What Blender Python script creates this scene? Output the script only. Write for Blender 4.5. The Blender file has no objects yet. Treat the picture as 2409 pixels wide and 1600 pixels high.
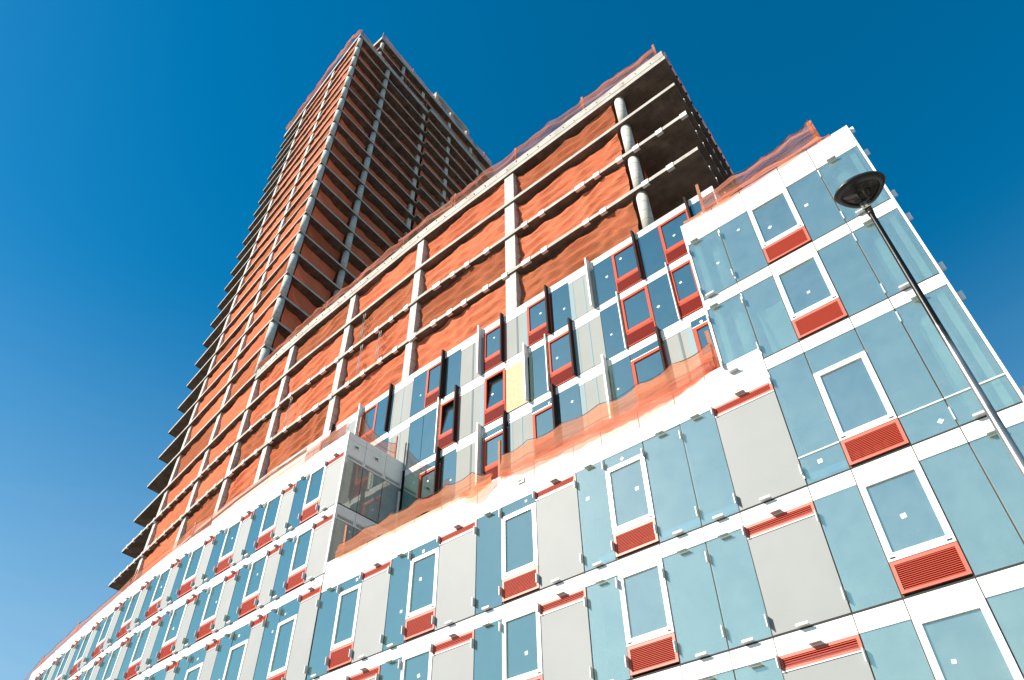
import bpy, math, random
from math import sin, cos, pi, radians, atan2, hypot
from mathutils import Matrix, Vector
random.seed(7)
SC = bpy.context.scene
C = SC.collection
EYE = 1.6                                   # camera height above the pavement

# ------------------------------------------------------------------ camera
cd = bpy.data.cameras.new('camera')
cam = bpy.data.objects.new('camera', cd)
C.objects.link(cam)
RT = Matrix(((0.76262, -0.459894, -0.454871), (0.646694, 0.526822, 0.551584), (-0.014034, -0.714812, 0.699176)))
cam.matrix_world = Matrix.Translation((0, 0, EYE)) @ (RT @ Matrix.Diagonal((1, -1, -1))).to_4x4()
cd.sensor_width = 36.0
cd.lens = 25.73
cd.clip_start = 0.1
cd.clip_end = 4000
SC.camera = cam

# ------------------------------------------------------------------ sky, sun, exposure
SUN_EL, SUN_OFF = 34.0, 36.0                # sun behind the camera, towards the far end of the street
W = bpy.data.worlds.new('World')
SC.world = W
W.use_nodes = True
nt = W.node_tree
bg = nt.nodes['Background']
sky = nt.nodes.new('ShaderNodeTexSky')
sky.sky_type = 'NISHITA'
sky.sun_disc = False
sky.sun_elevation = radians(SUN_EL)
# direction towards the sun in plan: -Y turned towards -X
sdx, sdy = -sin(radians(SUN_OFF)), -cos(radians(SUN_OFF))
sky.sun_rotation = atan2(sdx, sdy)
sky.air_density = 1.0
sky.dust_density = 0.15
sky.ozone_density = 1.2
hs = nt.nodes.new('ShaderNodeHueSaturation')
hs.inputs['Saturation'].default_value = 1.5
hs.inputs['Hue'].default_value = 0.487
nt.links.new(sky.outputs[0], hs.inputs['Color'])
# summer haze and thin cirrus low over the horizon, all the way round
tcw = nt.nodes.new('ShaderNodeTexCoord')
spw = nt.nodes.new('ShaderNodeSeparateXYZ')
nt.links.new(tcw.outputs['Generated'], spw.inputs[0])
hz = nt.nodes.new('ShaderNodeMapRange')
hz.interpolation_type = 'SMOOTHSTEP'
hz.inputs['From Min'].default_value = -0.05
hz.inputs['From Max'].default_value = 0.72
hz.inputs['To Min'].default_value = 0.66
hz.inputs['To Max'].default_value = 0.0
nt.links.new(spw.outputs['Z'], hz.inputs[0])
mpw = nt.nodes.new('ShaderNodeMapping')
mpw.inputs['Scale'].default_value = (1.2, 1.2, 7.0)
nt.links.new(tcw.outputs['Generated'], mpw.inputs[0])
now = nt.nodes.new('ShaderNodeTexNoise')
now.inputs['Scale'].default_value = 2.2
now.inputs['Detail'].default_value = 8
now.inputs['Roughness'].default_value = 0.6
now.inputs['Distortion'].default_value = 0.6
nt.links.new(mpw.outputs[0], now.inputs['Vector'])
nr = nt.nodes.new('ShaderNodeMapRange')
nr.inputs['From Min'].default_value = 0.52
nr.inputs['From Max'].default_value = 0.72
nr.inputs['To Min'].default_value = 1.0
nr.inputs['To Max'].default_value = 1.15
nt.links.new(now.outputs[0], nr.inputs[0])
mw = nt.nodes.new('ShaderNodeMath')
mw.operation = 'MULTIPLY'
mw.use_clamp = True
nt.links.new(hz.outputs[0], mw.inputs[0])
nt.links.new(nr.outputs[0], mw.inputs[1])
mxw = nt.nodes.new('ShaderNodeMix')
mxw.data_type = 'RGBA'
nt.links.new(mw.outputs[0], mxw.inputs['Factor'])
nt.links.new(hs.outputs[0], mxw.inputs['A'])
mxw.inputs['B'].default_value = (3.5, 4.5, 4.9, 1)
nt.links.new(mxw.outputs['Result'], bg.inputs['Color'])
bg.inputs['Strength'].default_value = 0.09
sl = bpy.data.lights.new('sun', 'SUN')
sl.energy = 5.0
sl.angle = radians(0.5)
sl.color = (1.0, 0.93, 0.82)
sun = bpy.data.objects.new('sun', sl)
C.objects.link(sun)
ce = cos(radians(SUN_EL))
sun.rotation_euler = Vector((sdx * ce, sdy * ce, sin(radians(SUN_EL)))).to_track_quat('Z', 'Y').to_euler()
sun.location = (0, -30, 60)
SC.view_settings.view_transform = 'Standard'
SC.view_settings.look = 'None'
SC.view_settings.exposure = 0.85
SC.view_settings.gamma = 1.0
SC.view_settings.use_curve_mapping = False
SC.cycles.max_bounces = 8
SC.cycles.transparent_max_bounces = 12


# ------------------------------------------------------------------ materials
def mat(name, col, rough=0.6, metal=0.0, var=0.0, scale=3.0, bump=0.0, bscale=30.0, stain=None, spec=0.5):
    m = bpy.data.materials.new(name)
    m.use_nodes = True
    n = m.node_tree
    b = n.nodes['Principled BSDF']
    b.inputs['Base Color'].default_value = (*col, 1)
    b.inputs['Roughness'].default_value = rough
    b.inputs['Metallic'].default_value = metal
    b.inputs['Specular IOR Level'].default_value = spec
    if var or stain or bump:
        tc = n.nodes.new('ShaderNodeNewGeometry')
        pos = tc.outputs['Position']
    last = None
    if var:
        no = n.nodes.new('ShaderNodeTexNoise')
        no.inputs['Scale'].default_value = scale
        no.inputs['Detail'].default_value = 6
        n.links.new(pos, no.inputs['Vector'])
        r = n.nodes.new('ShaderNodeMapRange')
        r.inputs['From Min'].default_value = 0.3
        r.inputs['From Max'].default_value = 0.7
        r.inputs['To Min'].default_value = 1 - var
        r.inputs['To Max'].default_value = 1 + var * 0.4
        n.links.new(no.outputs[0], r.inputs[0])
        mx = n.nodes.new('ShaderNodeVectorMath')
        mx.operation = 'SCALE'
        mx.inputs[0].default_value = col
        n.links.new(r.outputs[0], mx.inputs['Scale'])
        last = mx.outputs[0]
    if stain:
        no = n.nodes.new('ShaderNodeTexNoise')
        no.inputs['Scale'].default_value = stain[1]
        no.inputs['Detail'].default_value = 8
        no.inputs['Roughness'].default_value = 0.65
        n.links.new(pos, no.inputs['Vector'])
        r = n.nodes.new('ShaderNodeMapRange')
        r.inputs['From Min'].default_value = 0.5
        r.inputs['From Max'].default_value = 0.62
        n.links.new(no.outputs[0], r.inputs[0])
        mm = n.nodes.new('ShaderNodeMix')
        mm.data_type = 'RGBA'
        n.links.new(r.outputs[0], mm.inputs['Factor'])
        if last:
            n.links.new(last, mm.inputs['A'])
        else:
            mm.inputs['A'].default_value = (*col, 1)
        mm.inputs['B'].default_value = (*stain[0], 1)
        last = mm.outputs['Result']
    if last:
        n.links.new(last, b.inputs['Base Color'])
    if bump:
        no = n.nodes.new('ShaderNodeTexNoise')
        no.inputs['Scale'].default_value = bscale
        no.inputs['Detail'].default_value = 5
        n.links.new(pos, no.inputs['Vector'])
        bp = n.nodes.new('ShaderNodeBump')
        bp.inputs['Strength'].default_value = bump
        bp.inputs['Distance'].default_value = 0.02
        n.links.new(no.outputs[0], bp.inputs['Height'])
        n.links.new(bp.outputs[0], b.inputs['Normal'])
    return m


def glass(name, tint, trans, refl, rough=0.01, wob=0.012, milk=.16, rmin=.40, rmax=.92):
    """coated facade glass: tinted view of the room mixed with a reflection of the sky"""
    m = bpy.data.materials.new(name)
    m.use_nodes = True
    n = m.node_tree
    n.nodes.remove(n.nodes['Principled BSDF'])
    out = n.nodes['Material Output']
    g = n.nodes.new('ShaderNodeBsdfGlossy')
    g.inputs['Color'].default_value = (*refl, 1)
    g.inputs['Roughness'].default_value = rough
    t = n.nodes.new('ShaderNodeBsdfTransparent')
    t.inputs['Color'].default_value = (*trans, 1)
    d = n.nodes.new('ShaderNodeBsdfDiffuse')
    d.inputs['Color'].default_value = (*tint, 1)
    geo = n.nodes.new('ShaderNodeNewGeometry')
    no = n.nodes.new('ShaderNodeTexNoise')
    no.inputs['Scale'].default_value = 0.9
    no.inputs['Detail'].default_value = 2
    n.links.new(geo.outputs['Position'], no.inputs['Vector'])
    bp = n.nodes.new('ShaderNodeBump')
    bp.inputs['Strength'].default_value = wob
    bp.inputs['Distance'].default_value = 0.3
    n.links.new(no.outputs[0], bp.inputs['Height'])
    n.links.new(bp.outputs[0], g.inputs['Normal'])
    # patchy diffuse layer makes the pane slightly milky
    n2 = n.nodes.new('ShaderNodeTexNoise')
    n2.inputs['Scale'].default_value = 1.7
    n2.inputs['Detail'].default_value = 7
    n2.inputs['Roughness'].default_value = 0.7
    n.links.new(geo.outputs['Position'], n2.inputs['Vector'])
    r = n.nodes.new('ShaderNodeMapRange')
    r.inputs['From Min'].default_value = 0.35
    r.inputs['From Max'].default_value = 0.8
    r.inputs['To Min'].default_value = milk * .65
    r.inputs['To Max'].default_value = milk
    n.links.new(n2.outputs[0], r.inputs[0])
    a = n.nodes.new('ShaderNodeMixShader')
    n.links.new(r.outputs[0], a.inputs[0])
    n.links.new(t.outputs[0], a.inputs[1])
    n.links.new(d.outputs[0], a.inputs[2])
    fr = n.nodes.new('ShaderNodeLayerWeight')
    fr.inputs['Blend'].default_value = 0.35
    r2 = n.nodes.new('ShaderNodeMapRange')
    r2.inputs['To Min'].default_value = rmin
    r2.inputs['To Max'].default_value = rmax
    n.links.new(fr.outputs['Facing'], r2.inputs[0])
    b = n.nodes.new('ShaderNodeMixShader')
    n.links.new(r2.outputs[0], b.inputs[0])
    n.links.new(a.outputs[0], b.inputs[1])
    n.links.new(g.outputs[0], b.inputs[2])
    n.links.new(b.outputs[0], out.inputs['Surface'])
    return m


def netmat(name, col, trans, lo, hi):
    m = bpy.data.materials.new(name)
    m.use_nodes = True
    n = m.node_tree
    n.nodes.remove(n.nodes['Principled BSDF'])
    out = n.nodes['Material Output']
    geo = n.nodes.new('ShaderNodeNewGeometry')
    oi = n.nodes.new('ShaderNodeObjectInfo')
    no = n.nodes.new('ShaderNodeTexNoise')
    no.inputs['Scale'].default_value = 0.8
    no.inputs['Detail'].default_value = 6
    n.links.new(geo.outputs['Position'], no.inputs['Vector'])
    # colour: faded and fresh parts
    mx = n.nodes.new('ShaderNodeMix')
    mx.data_type = 'RGBA'
    mx.inputs['A'].default_value = (*col, 1)
    mx.inputs['B'].default_value = (col[0] * 0.85, col[1] * 1.25, col[2] * 1.4, 1)
    n.links.new(no.outputs[0], mx.inputs['Factor'])
    d = n.nodes.new('ShaderNodeBsdfDiffuse')
    tl = n.nodes.new('ShaderNodeBsdfTranslucent')
    n.links.new(mx.outputs['Result'], d.inputs['Color'])
    n.links.new(mx.outputs['Result'], tl.inputs['Color'])
    a = n.nodes.new('ShaderNodeMixShader')
    a.inputs[0].default_value = 0.3
    n.links.new(d.outputs[0], a.inputs[1])
    n.links.new(tl.outputs[0], a.inputs[2])
    t = n.nodes.new('ShaderNodeBsdfTransparent')
    t.inputs['Color'].default_value = (*trans, 1)
    # weave density: patches of single and doubled cloth
    n2 = n.nodes.new('ShaderNodeTexNoise')
    n2.inputs['Scale'].default_value = 0.45
    n2.inputs['Detail'].default_value = 4
    n.links.new(geo.outputs['Position'], n2.inputs['Vector'])
    ad = n.nodes.new('ShaderNodeMath')
    ad.operation = 'ADD'
    n.links.new(n2.outputs[0], ad.inputs[0])
    sc = n.nodes.new('ShaderNodeMath')
    sc.operation = 'MULTIPLY'
    sc.inputs[1].default_value = 0.35
    n.links.new(oi.outputs['Random'], sc.inputs[0])
    n.links.new(sc.outputs[0], ad.inputs[1])
    r = n.nodes.new('ShaderNodeMapRange')
    r.inputs['From Min'].default_value = 0.4
    r.inputs['From Max'].default_value = 0.85
    r.inputs['To Min'].default_value = lo
    r.inputs['To Max'].default_value = hi
    n.links.new(ad.outputs[0], r.inputs[0])
    b = n.nodes.new('ShaderNodeMixShader')
    n.links.new(r.outputs[0], b.inputs[0])
    n.links.new(a.outputs[0], b.inputs[1])
    n.links.new(t.outputs[0], b.inputs[2])
    bp = n.nodes.new('ShaderNodeBump')
    bp.inputs['Strength'].default_value = 0.6
    bp.inputs['Distance'].default_value = 0.10
    n3 = n.nodes.new('ShaderNodeTexNoise')
    n3.inputs['Scale'].default_value = 4.2
    n3.inputs['Detail'].default_value = 7
    mp = n.nodes.new('ShaderNodeMapping')
    mp.inputs['Scale'].default_value = (.45, .45, 2.4)
    mp.inputs['Rotation'].default_value = (0, .25, 0)
    n.links.new(geo.outputs['Position'], mp.inputs['Vector'])
    n.links.new(mp.outputs[0], n3.inputs['Vector'])
    n.links.new(n3.outputs[0], bp.inputs['Height'])
    n.links.new(bp.outputs[0], d.inputs['Normal'])
    n.links.new(b.outputs[0], out.inputs['Surface'])
    return m


def concrete(name, col, dark, seams=None):
    """board-formed concrete: mottling, a few stains, optional pour lines"""
    m = mat(name, col, 0.85, 0, 0.22, 2.2, 0.35, 18.0, (dark, 1.1), 0.3)
    if seams:
        n = m.node_tree
        b = n.nodes['Principled BSDF']
        src = b.inputs['Base Color'].links[0].from_socket
        geo = n.nodes.new('ShaderNodeNewGeometry')
        sp = n.nodes.new('ShaderNodeSeparateXYZ')
        n.links.new(geo.outputs['Position'], sp.inputs[0])
        mm = n.nodes.new('ShaderNodeMath')
        mm.operation = 'MULTIPLY'
        mm.inputs[1].default_value = 1.0 / seams
        n.links.new(sp.outputs['Z'], mm.inputs[0])
        fr = n.nodes.new('ShaderNodeMath')
        fr.operation = 'FRACT'
        n.links.new(mm.outputs[0], fr.inputs[0])
        gt = n.nodes.new('ShaderNodeMath')
        gt.operation = 'LESS_THAN'
        gt.inputs[1].default_value = 0.045
        n.links.new(fr.outputs[0], gt.inputs[0])
        mx = n.nodes.new('ShaderNodeMix')
        mx.data_type = 'RGBA'
        n.links.new(gt.outputs[0], mx.inputs['Factor'])
        n.links.new(src, mx.inputs['A'])
        mx.inputs['B'].default_value = (0.17, 0.15, 0.12, 1)
        n.links.new(mx.outputs['Result'], b.inputs['Base Color'])
    return m


def soffit(name):
    """slab concrete with formwork sheets of differing tone"""
    m = mat(name, (0.19, 0.145, 0.112), 0.95, 0, 0.4, 1.3, 0.3, 14.0, ((0.12, 0.09, 0.07), 0.8), 0.1)  # base colour darkened for the shade and warm bounce under the slabs
    n = m.node_tree
    b = n.nodes['Principled BSDF']
    src = b.inputs['Base Color'].links[0].from_socket
    geo = n.nodes.new('ShaderNodeNewGeometry')
    br = n.nodes.new('ShaderNodeTexBrick')
    br.inputs['Scale'].default_value = 0.55
    br.inputs['Color1'].default_value = (1.08, 1.08, 1.08, 1)
    br.inputs['Color2'].default_value = (0.88, 0.87, 0.86, 1)
    br.inputs['Mortar'].default_value = (0.8, 0.8, 0.8, 1)
    br.inputs['Mortar Size'].default_value = 0.008
    n.links.new(geo.outputs['Position'], br.inputs['Vector'])
    mx = n.nodes.new('ShaderNodeMix')
    mx.data_type = 'RGBA'
    mx.blend_type = 'MULTIPLY'
    mx.inputs['Factor'].default_value = 1.0
    n.links.new(src, mx.inputs['A'])
    n.links.new(br.outputs['Color'], mx.inputs['B'])
    n.links.new(mx.outputs['Result'], b.inputs['Base Color'])
    return m


M = {}
M['white'] = mat('white_panel', (0.80, 0.79, 0.76), 0.6, 0, 0.05, 0.8, 0.03, 3)
M['white2'] = mat('white_frame', (0.82, 0.81, 0.79), 0.3)
M['grey'] = mat('grey_panel', (0.252, 0.262, 0.256), 0.65, 0, 0.05, 1.1)
M['fritgrey'] = mat('grey_spandrel', (0.28, 0.29, 0.275), 0.75, 0, 0.06, 0.7, spec=0.2)
M['strip'] = mat('pale_blue_strip', (0.22, 0.30, 0.32), 0.7, spec=0.2)
M['strip2'] = mat('slate_strip', (0.13, 0.16, 0.17), 0.7, spec=0.2)
M['red'] = mat('red_frame', (0.53, 0.098, 0.054), 0.45, 0, 0.06, 4)
M['redslat'] = mat('red_slat', (0.46, 0.050, 0.022), 0.6, spec=0.2)
M['redwin'] = mat('red_window_frame', (0.52, 0.062, 0.022), 0.65, 0, 0.06, 4, spec=0.2)
M['redmesh'] = mat('dark_red_slat', (0.26, 0.016, 0.008), 0.7, spec=0.2)
M['dark'] = mat('dark_gap', (0.020, 0.017, 0.015), 0.8)
M['seal'] = mat('bronze_seal', (0.16, 0.11, 0.07), 0.6)
M['darkfin'] = mat('dark_brown_fin', (0.028, 0.012, 0.011), 0.75, spec=0.15)
M['palefin'] = mat('pale_fin', (0.72, 0.69, 0.65), 0.4)
M['steel'] = mat('galvanised_steel', (0.58, 0.58, 0.57), 0.55, 0.2, 0.12, 20)
M['ply'] = mat('plywood', (0.52, 0.37, 0.19), 0.7, 0, 0.2, 6, 0.2, 40)
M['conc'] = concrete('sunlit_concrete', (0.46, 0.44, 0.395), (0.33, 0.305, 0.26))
M['colc'] = concrete('column_concrete', (0.56, 0.55, 0.50), (0.46, 0.44, 0.40), 0.62)
M['slab'] = soffit('shaded_slab_concrete')
M['block'] = mat('core_block', (0.24, 0.20, 0.17), 0.9, 0, 0.3, 1.0)
M['wood'] = mat('red_timber', (0.36, 0.12, 0.06), 0.75, 0, 0.3, 9, 0.3, 40)
M['rope'] = mat('black_cable', (0.03, 0.03, 0.03), 0.7)
M['net'] = netmat('orange_net', (0.84, 0.205, 0.10), (0.9, 0.42, 0.25), 0.02, 0.20)
M['netdim'] = netmat('worn_orange_net', (0.68, 0.18, 0.085), (0.8, 0.4, 0.25), 0.12, 0.38)
M['netsheer'] = netmat('sheer_orange_net', (0.72, 0.27, 0.18), (1.0, 0.72, 0.66), 0.45, 0.72)
M['netpale'] = netmat('peach_net', (0.85, 0.29, 0.16), (1.0, 0.62, 0.48), 0.32, 0.58)
M['glass'] = glass('coated_glass', (0.62, 0.74, 0.68), (0.86, 0.97, 0.93), (0.92, 0.99, 0.85), milk=.27, rmin=.32, rmax=.95)
M['glasswin'] = glass('window_glass', (0.58, 0.70, 0.64), (0.45, 0.56, 0.52), (0.90, 0.99, 0.85), milk=.33)
M['glassdeep'] = glass('blue_sky_tint_glass', (0.24, 0.36, 0.35), (0.26, 0.36, 0.38), (0.66, 0.86, 0.74), milk=.26)  # on far street panes its colour imitates a deeper sky reflection
M['glassend'] = glass('end_wall_glass', (0.50, 0.51, 0.46), (0.30, 0.32, 0.29), (0.50, 0.51, 0.46), milk=.9, rmin=.2, rmax=.62)
M['inside'] = mat('room_wall', (0.42, 0.42, 0.40), 0.9)
M['insidecol'] = mat('room_column', (0.80, 0.80, 0.78), 0.8)
M['sticker'] = mat('white_sticker', (0.75, 0.76, 0.74), 0.6)
M['black'] = mat('black_paint', (0.018, 0.017, 0.014), 0.35)
M['galv'] = mat('lamp_pole_steel', (0.34, 0.34, 0.33), 0.36, 0.75, 0.45, 2.2, 0.15, 12)
_n = M['galv'].node_tree
_b = _n.nodes['Principled BSDF']
_src = _b.inputs['Base Color'].links[0].from_socket
_g = _n.nodes.new('ShaderNodeNewGeometry')
_s = _n.nodes.new('ShaderNodeSeparateXYZ')
_n.links.new(_g.outputs['Position'], _s.inputs[0])
_no = _n.nodes.new('ShaderNodeTexNoise')
_no.inputs['Scale'].default_value = 2.5
_no.inputs['Detail'].default_value = 6
_n.links.new(_g.outputs['Position'], _no.inputs['Vector'])
_a = _n.nodes.new('ShaderNodeMath')
_a.operation = 'MULTIPLY_ADD'
_a.inputs[1].default_value = 1.6
_n.links.new(_no.outputs[0], _a.inputs[0])
_n.links.new(_s.outputs['Z'], _a.inputs[2])
_r = _n.nodes.new('ShaderNodeMapRange')          # blends to near-black towards the top, along a noisy edge
_r.inputs['From Min'].default_value = 8.35
_r.inputs['From Max'].default_value = 8.75
_n.links.new(_a.outputs[0], _r.inputs[0])
_m = _n.nodes.new('ShaderNodeMix')
_m.data_type = 'RGBA'
_n.links.new(_r.outputs[0], _m.inputs['Factor'])
_n.links.new(_src, _m.inputs['A'])
_m.inputs['B'].default_value = (.02, .02, .018, 1)
_n.links.new(_m.outputs['Result'], _b.inputs['Base Color'])
M['lens'] = glass('lamp_lens', (0.10, 0.09, 0.08), (0.75, 0.72, 0.68), (0.30, 0.30, 0.30), 0.08, rmin=.06, rmax=.3)
M['lamp_in'] = mat('lamp_reflector', (0.22, 0.195, 0.17), 0.4, 0.2, 0.5, 14)
M['plate'] = mat('number_plate', (0.17, 0.17, 0.15), 0.5)
M['ink'] = mat('green_black_ink', (0.004, 0.022, 0.014), 0.5)
M['pave'] = mat('pavement', (0.18, 0.175, 0.165), 0.9, 0, 0.2, 1.5)
M['road'] = mat('asphalt', (0.05, 0.05, 0.05), 0.9, 0, 0.25, 4)
M['yellowline'] = mat('yellow_road_paint', (0.65, 0.42, 0.05), 0.7)
M['yellow'] = mat('yellow_scuff', (0.7, 0.5, 0.1), 0.8)
M['parcel'] = mat('stored_boxes', (0.62, 0.40, 0.20), 0.8, 0, 0.3, 6)


# ------------------------------------------------------------------ mesh helpers
class MB:
    def __init__(s):
        s.v, s.f, s.sm = [], [], []

    def quad(s, *p, smooth=False):
        k = len(s.v)
        s.v += [tuple(q) for q in p]
        s.f.append(tuple(range(k, k + len(p))))
        s.sm.append(smooth)
        return s

    def box(s, x0, x1, y0, y1, z0, z1, rx=0.0):
        k = len(s.v)
        p = [(x0, y0, z0), (x1, y0, z0), (x1, y1, z0), (x0, y1, z0), (x0, y0, z1), (x1, y0, z1), (x1, y1, z1), (x0, y1, z1)]
        if rx:
            cy, cz = (y0 + y1) / 2, (z0 + z1) / 2
            p = [(x, cy + (y - cy) * cos(rx) - (z - cz) * sin(rx), cz + (y - cy) * sin(rx) + (z - cz) * cos(rx)) for x, y, z in p]
        s.v += p
        for f in ((0, 3, 2, 1), (4, 5, 6, 7), (0, 1, 5, 4), (1, 2, 6, 5), (2, 3, 7, 6), (3, 0, 4, 7)):
            s.f.append(tuple(k + i for i in f))
            s.sm.append(False)
        return s

    def prism(s, poly, z0, z1):
        k = len(s.v)
        n = len(poly)
        s.v += [(x, y, z0) for x, y in poly] + [(x, y, z1) for x, y in poly]
        s.f.append(tuple(k + i for i in reversed(range(n))))
        s.f.append(tuple(k + n + i for i in range(n)))
        s.sm += [False, False]
        for i in range(n):
            j = (i + 1) % n
            s.f.append((k + i, k + j, k + n + j, k + n + i))
            s.sm.append(False)
        return s

    def rings(s, rings, cap=True, close=True):
        k = len(s.v)
        n = len(rings[0])
        for r in rings:
            s.v += [tuple(p) for p in r]
        for a in range(len(rings) - 1):
            for i in range(n if close else n - 1):
                j = (i + 1) % n
                s.f.append((k + a * n + i, k + a * n + j, k + (a + 1) * n + j, k + (a + 1) * n + i))
                s.sm.append(True)
        if cap:
            s.f.append(tuple(k + i for i in reversed(range(n))))
            s.f.append(tuple(k + (len(rings) - 1) * n + i for i in range(n)))
            s.sm += [False, False]
        return s

    def cyl(s, cx, cy, r0, z0, z1, r1=None, n=16):
        r1 = r0 if r1 is None else r1
        return s.rings([[(cx + r * cos(2 * pi * i / n), cy + r * sin(2 * pi * i / n), z) for i in range(n)] for r, z in ((r0, z0), (r1, z1))])

    def tube(s, pts, r, n=5):
        rg = []
        for i, p in enumerate(pts):
            a = Vector(pts[max(i - 1, 0)])
            b = Vector(pts[min(i + 1, len(pts) - 1)])
            t = (b - a).normalized()
            u = t.cross(Vector((0, 0, 1)))
            if u.length < 1e-3:
                u = Vector((1, 0, 0))
            u.normalize()
            w = t.cross(u)
            rg.append([tuple(Vector(p) + u * (r * cos(2 * pi * k / n)) + w * (r * sin(2 * pi * k / n))) for k in range(n)])
        return s.rings(rg)

    def mesh(s, name, m):
        me = bpy.data.meshes.new(name)
        me.from_pydata(s.v, [], s.f)
        me.polygons.foreach_set('use_smooth', s.sm)
        me.materials.append(m)
        me.update()
        return me


CACHE = {}


def put(name, me, parent=None, loc=(0, 0, 0), rot=0.0, kind=None):
    o = bpy.data.objects.new(name, me)
    C.objects.link(o)
    if parent is not None:
        o.parent = parent
    o.location = loc
    if rot:
        o.rotation_euler = (0, 0, rot)
    if kind:
        o['kind'] = kind
    return o


def shared(key, fn, name, m):
    k = (name, m.name) + tuple(round(x, 3) if isinstance(x, float) else x for x in key)
    if k not in CACHE:
        mb = MB()
        fn(mb)
        CACHE[k] = mb.mesh(name, m)
    return CACHE[k]


def thing(name, label, cat, group=None, loc=(0, 0, 0)):
    o = bpy.data.objects.new(name, None)
    C.objects.link(o)
    o.empty_display_size = 0.5
    o.location = loc
    tag(o, label, cat, group)
    return o


def tag(o, label, cat, group=None):
    o['label'] = label
    o['category'] = cat
    if group:
        o['group'] = group
    return o


# ------------------------------------------------------------------ the curved street line
CX = [-90, -75, -60, -49.4, -42.7, -38, -34, -30, -26, -21.7, -18, 40]
CY = [23.4, 21.0, 18.75, 17.25, 16.35, 15.85, 15.55, 15.38, 15.2, 15.02, 15, 15]


def c0(x):
    if x <= CX[0]:
        return CY[0]
    for i in range(len(CX) - 1):
        if x <= CX[i + 1]:
            t = (x - CX[i]) / (CX[i + 1] - CX[i])
            return CY[i] + t * (CY[i + 1] - CY[i])
    return CY[-1]


def curve_pts(xa, xb, off):
    xs = [xa] + [x for x in CX if xa + 0.3 < x < xb - 0.3] + [xb]
    return [(x, c0(x) + off) for x in xs]


# ------------------------------------------------------------------ ground
def slabobj(name, x0, x1, y0, y1, z0, z1, m):
    mb = MB()
    mb.box(x0, x1, y0, y1, z0, z1)
    o = put(name, mb.mesh(name, m))
    o['kind'] = 'structure'
    return o


g = put('ground', MB().quad((-1500, -1500, -0.16), (1500, -1500, -0.16), (1500, 1500, -0.16), (-1500, 1500, -0.16)).mesh('ground', M['pave']))
g['kind'] = 'structure'
slabobj('road', -300, 300, -6, 5.2, -0.155, -0.13, M['road'])
slabobj('pavement', -300, 300, 5.2, 15.5, -0.155, 0.0, M['pave'])
mb = MB()
for yy in (-0.5, -0.2):
    mb.quad((-300, yy, -0.126), (300, yy, -0.126), (300, yy + 0.1, -0.126), (-300, yy + 0.1, -0.126))
o = put('road_marking', mb.mesh('road_marking', M['yellowline']))
o['kind'] = 'structure'

# =====================================================================================
# 1. white and glass street building
# =====================================================================================
BF = thing('glazed_building', 'curved white, grey and glass street building with red louvers, in front of the concrete frames', 'building')
L = dict(T=19.55, A=15.9, B=12.9, C=9.03, D=6.1, E=3.2, F=0.3)
Z = {k: v + EYE for k, v in L.items()}
BRK = []          # brackets: (world x, y, z, rot, kind)


def cell_frame(x0, x1, off):
    y0, y1 = c0(x0) + off, c0(x1) + off
    return x0, y0, atan2(y1 - y0, x1 - x0), hypot(x1 - x0, y1 - y0)


def rel(base, x, y, z):
    bx, by, rot = base
    return (bx + x * cos(rot) - y * sin(rot), by + x * sin(rot) + y * cos(rot), z)


def ring(mb, x0, x1, y0, y1, z0, z1, l, r, b, t):
    mb.box(x0, x0 + l, y0, y1, z0, z1)
    mb.box(x1 - r, x1, y0, y1, z0, z1)
    mb.box(x0 + l, x1 - r, y0, y1, z0, z0 + b)
    mb.box(x0 + l, x1 - r, y0, y1, z1 - t, z1)


def louver(par, base, x0, x1, z0, z1, n, mf, ms, fw=0.07, y=0.0):
    w, h = x1 - x0, z1 - z0
    bx = base[0]
    rot = base[2]
    p = rel(base, x0, y, z0)
    me = shared((w, h, fw), lambda q: ring(q, 0, w, -0.004, 0.05, 0, h, fw, fw, fw * .8, fw), 'louver', mf)
    o = put('louver', me, par, p, rot)

    def sl(q):
        ih = h - fw * 1.8
        for i in range(n):
            zc = fw * .8 + ih * (i + 0.5) / n
            q.box(fw, w - fw, 0.008, 0.016, zc - ih / n * 0.22, zc + ih / n * 0.22)
            q.box(fw, w - fw, 0.0165, 0.05, zc + ih / n * 0.12, zc + ih / n * 0.2)
    me = shared((w, h, fw, n), sl, 'louver_slats', ms)
    s = put('louver_slats', me, o, kind='stuff')
    me = shared((w, h, 'b'), lambda q: q.box(fw * .5, w - fw * .5, 0.085, 0.1, fw * .5, h - fw * .5), 'louver_backing', M['dark'])
    put('louver_backing', me, o)
    return o


def stick(par, w, h, y=-0.003, n=1, x=None, z=None, rnd=random):
    for _ in range(n):
        sx = rnd.uniform(.25, .75) * w if x is None else x
        sz = rnd.uniform(.3, .8) * h if z is None else z
        a = rnd.choice([0, .1, -.1, .75, .3])
        s = rnd.choice([.05, .055, .04])
        pts = [(sx + s * 1.414 * cos(a + pi / 4 + k * pi / 2), y, sz + s * 1.3 * sin(a + pi / 4 + k * pi / 2)) for k in range(4)]
        put('sticker', MB().quad(*pts).mesh('sticker', M['sticker']), par)


def pane(par, base, x0, x1, z0, z1, y, m, name='glass_pane', sticker=0.4, tilt=0.0):
    w, h = x1 - x0, z1 - z0
    me = shared((w, h), lambda q: q.box(0, w, 0, 0.012, 0, h), name, m)
    o = put(name, me, par, rel(base, x0, y, z0) if base else (x0, y, z0), base[2] if base else 0)
    if base:
        o.rotation_euler = (random.uniform(-.0035, .0035), 0, base[2] + random.uniform(-.005, .005))
    if random.random() < sticker and z0 < 40:
        stick(o, w, h)
    return o


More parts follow.
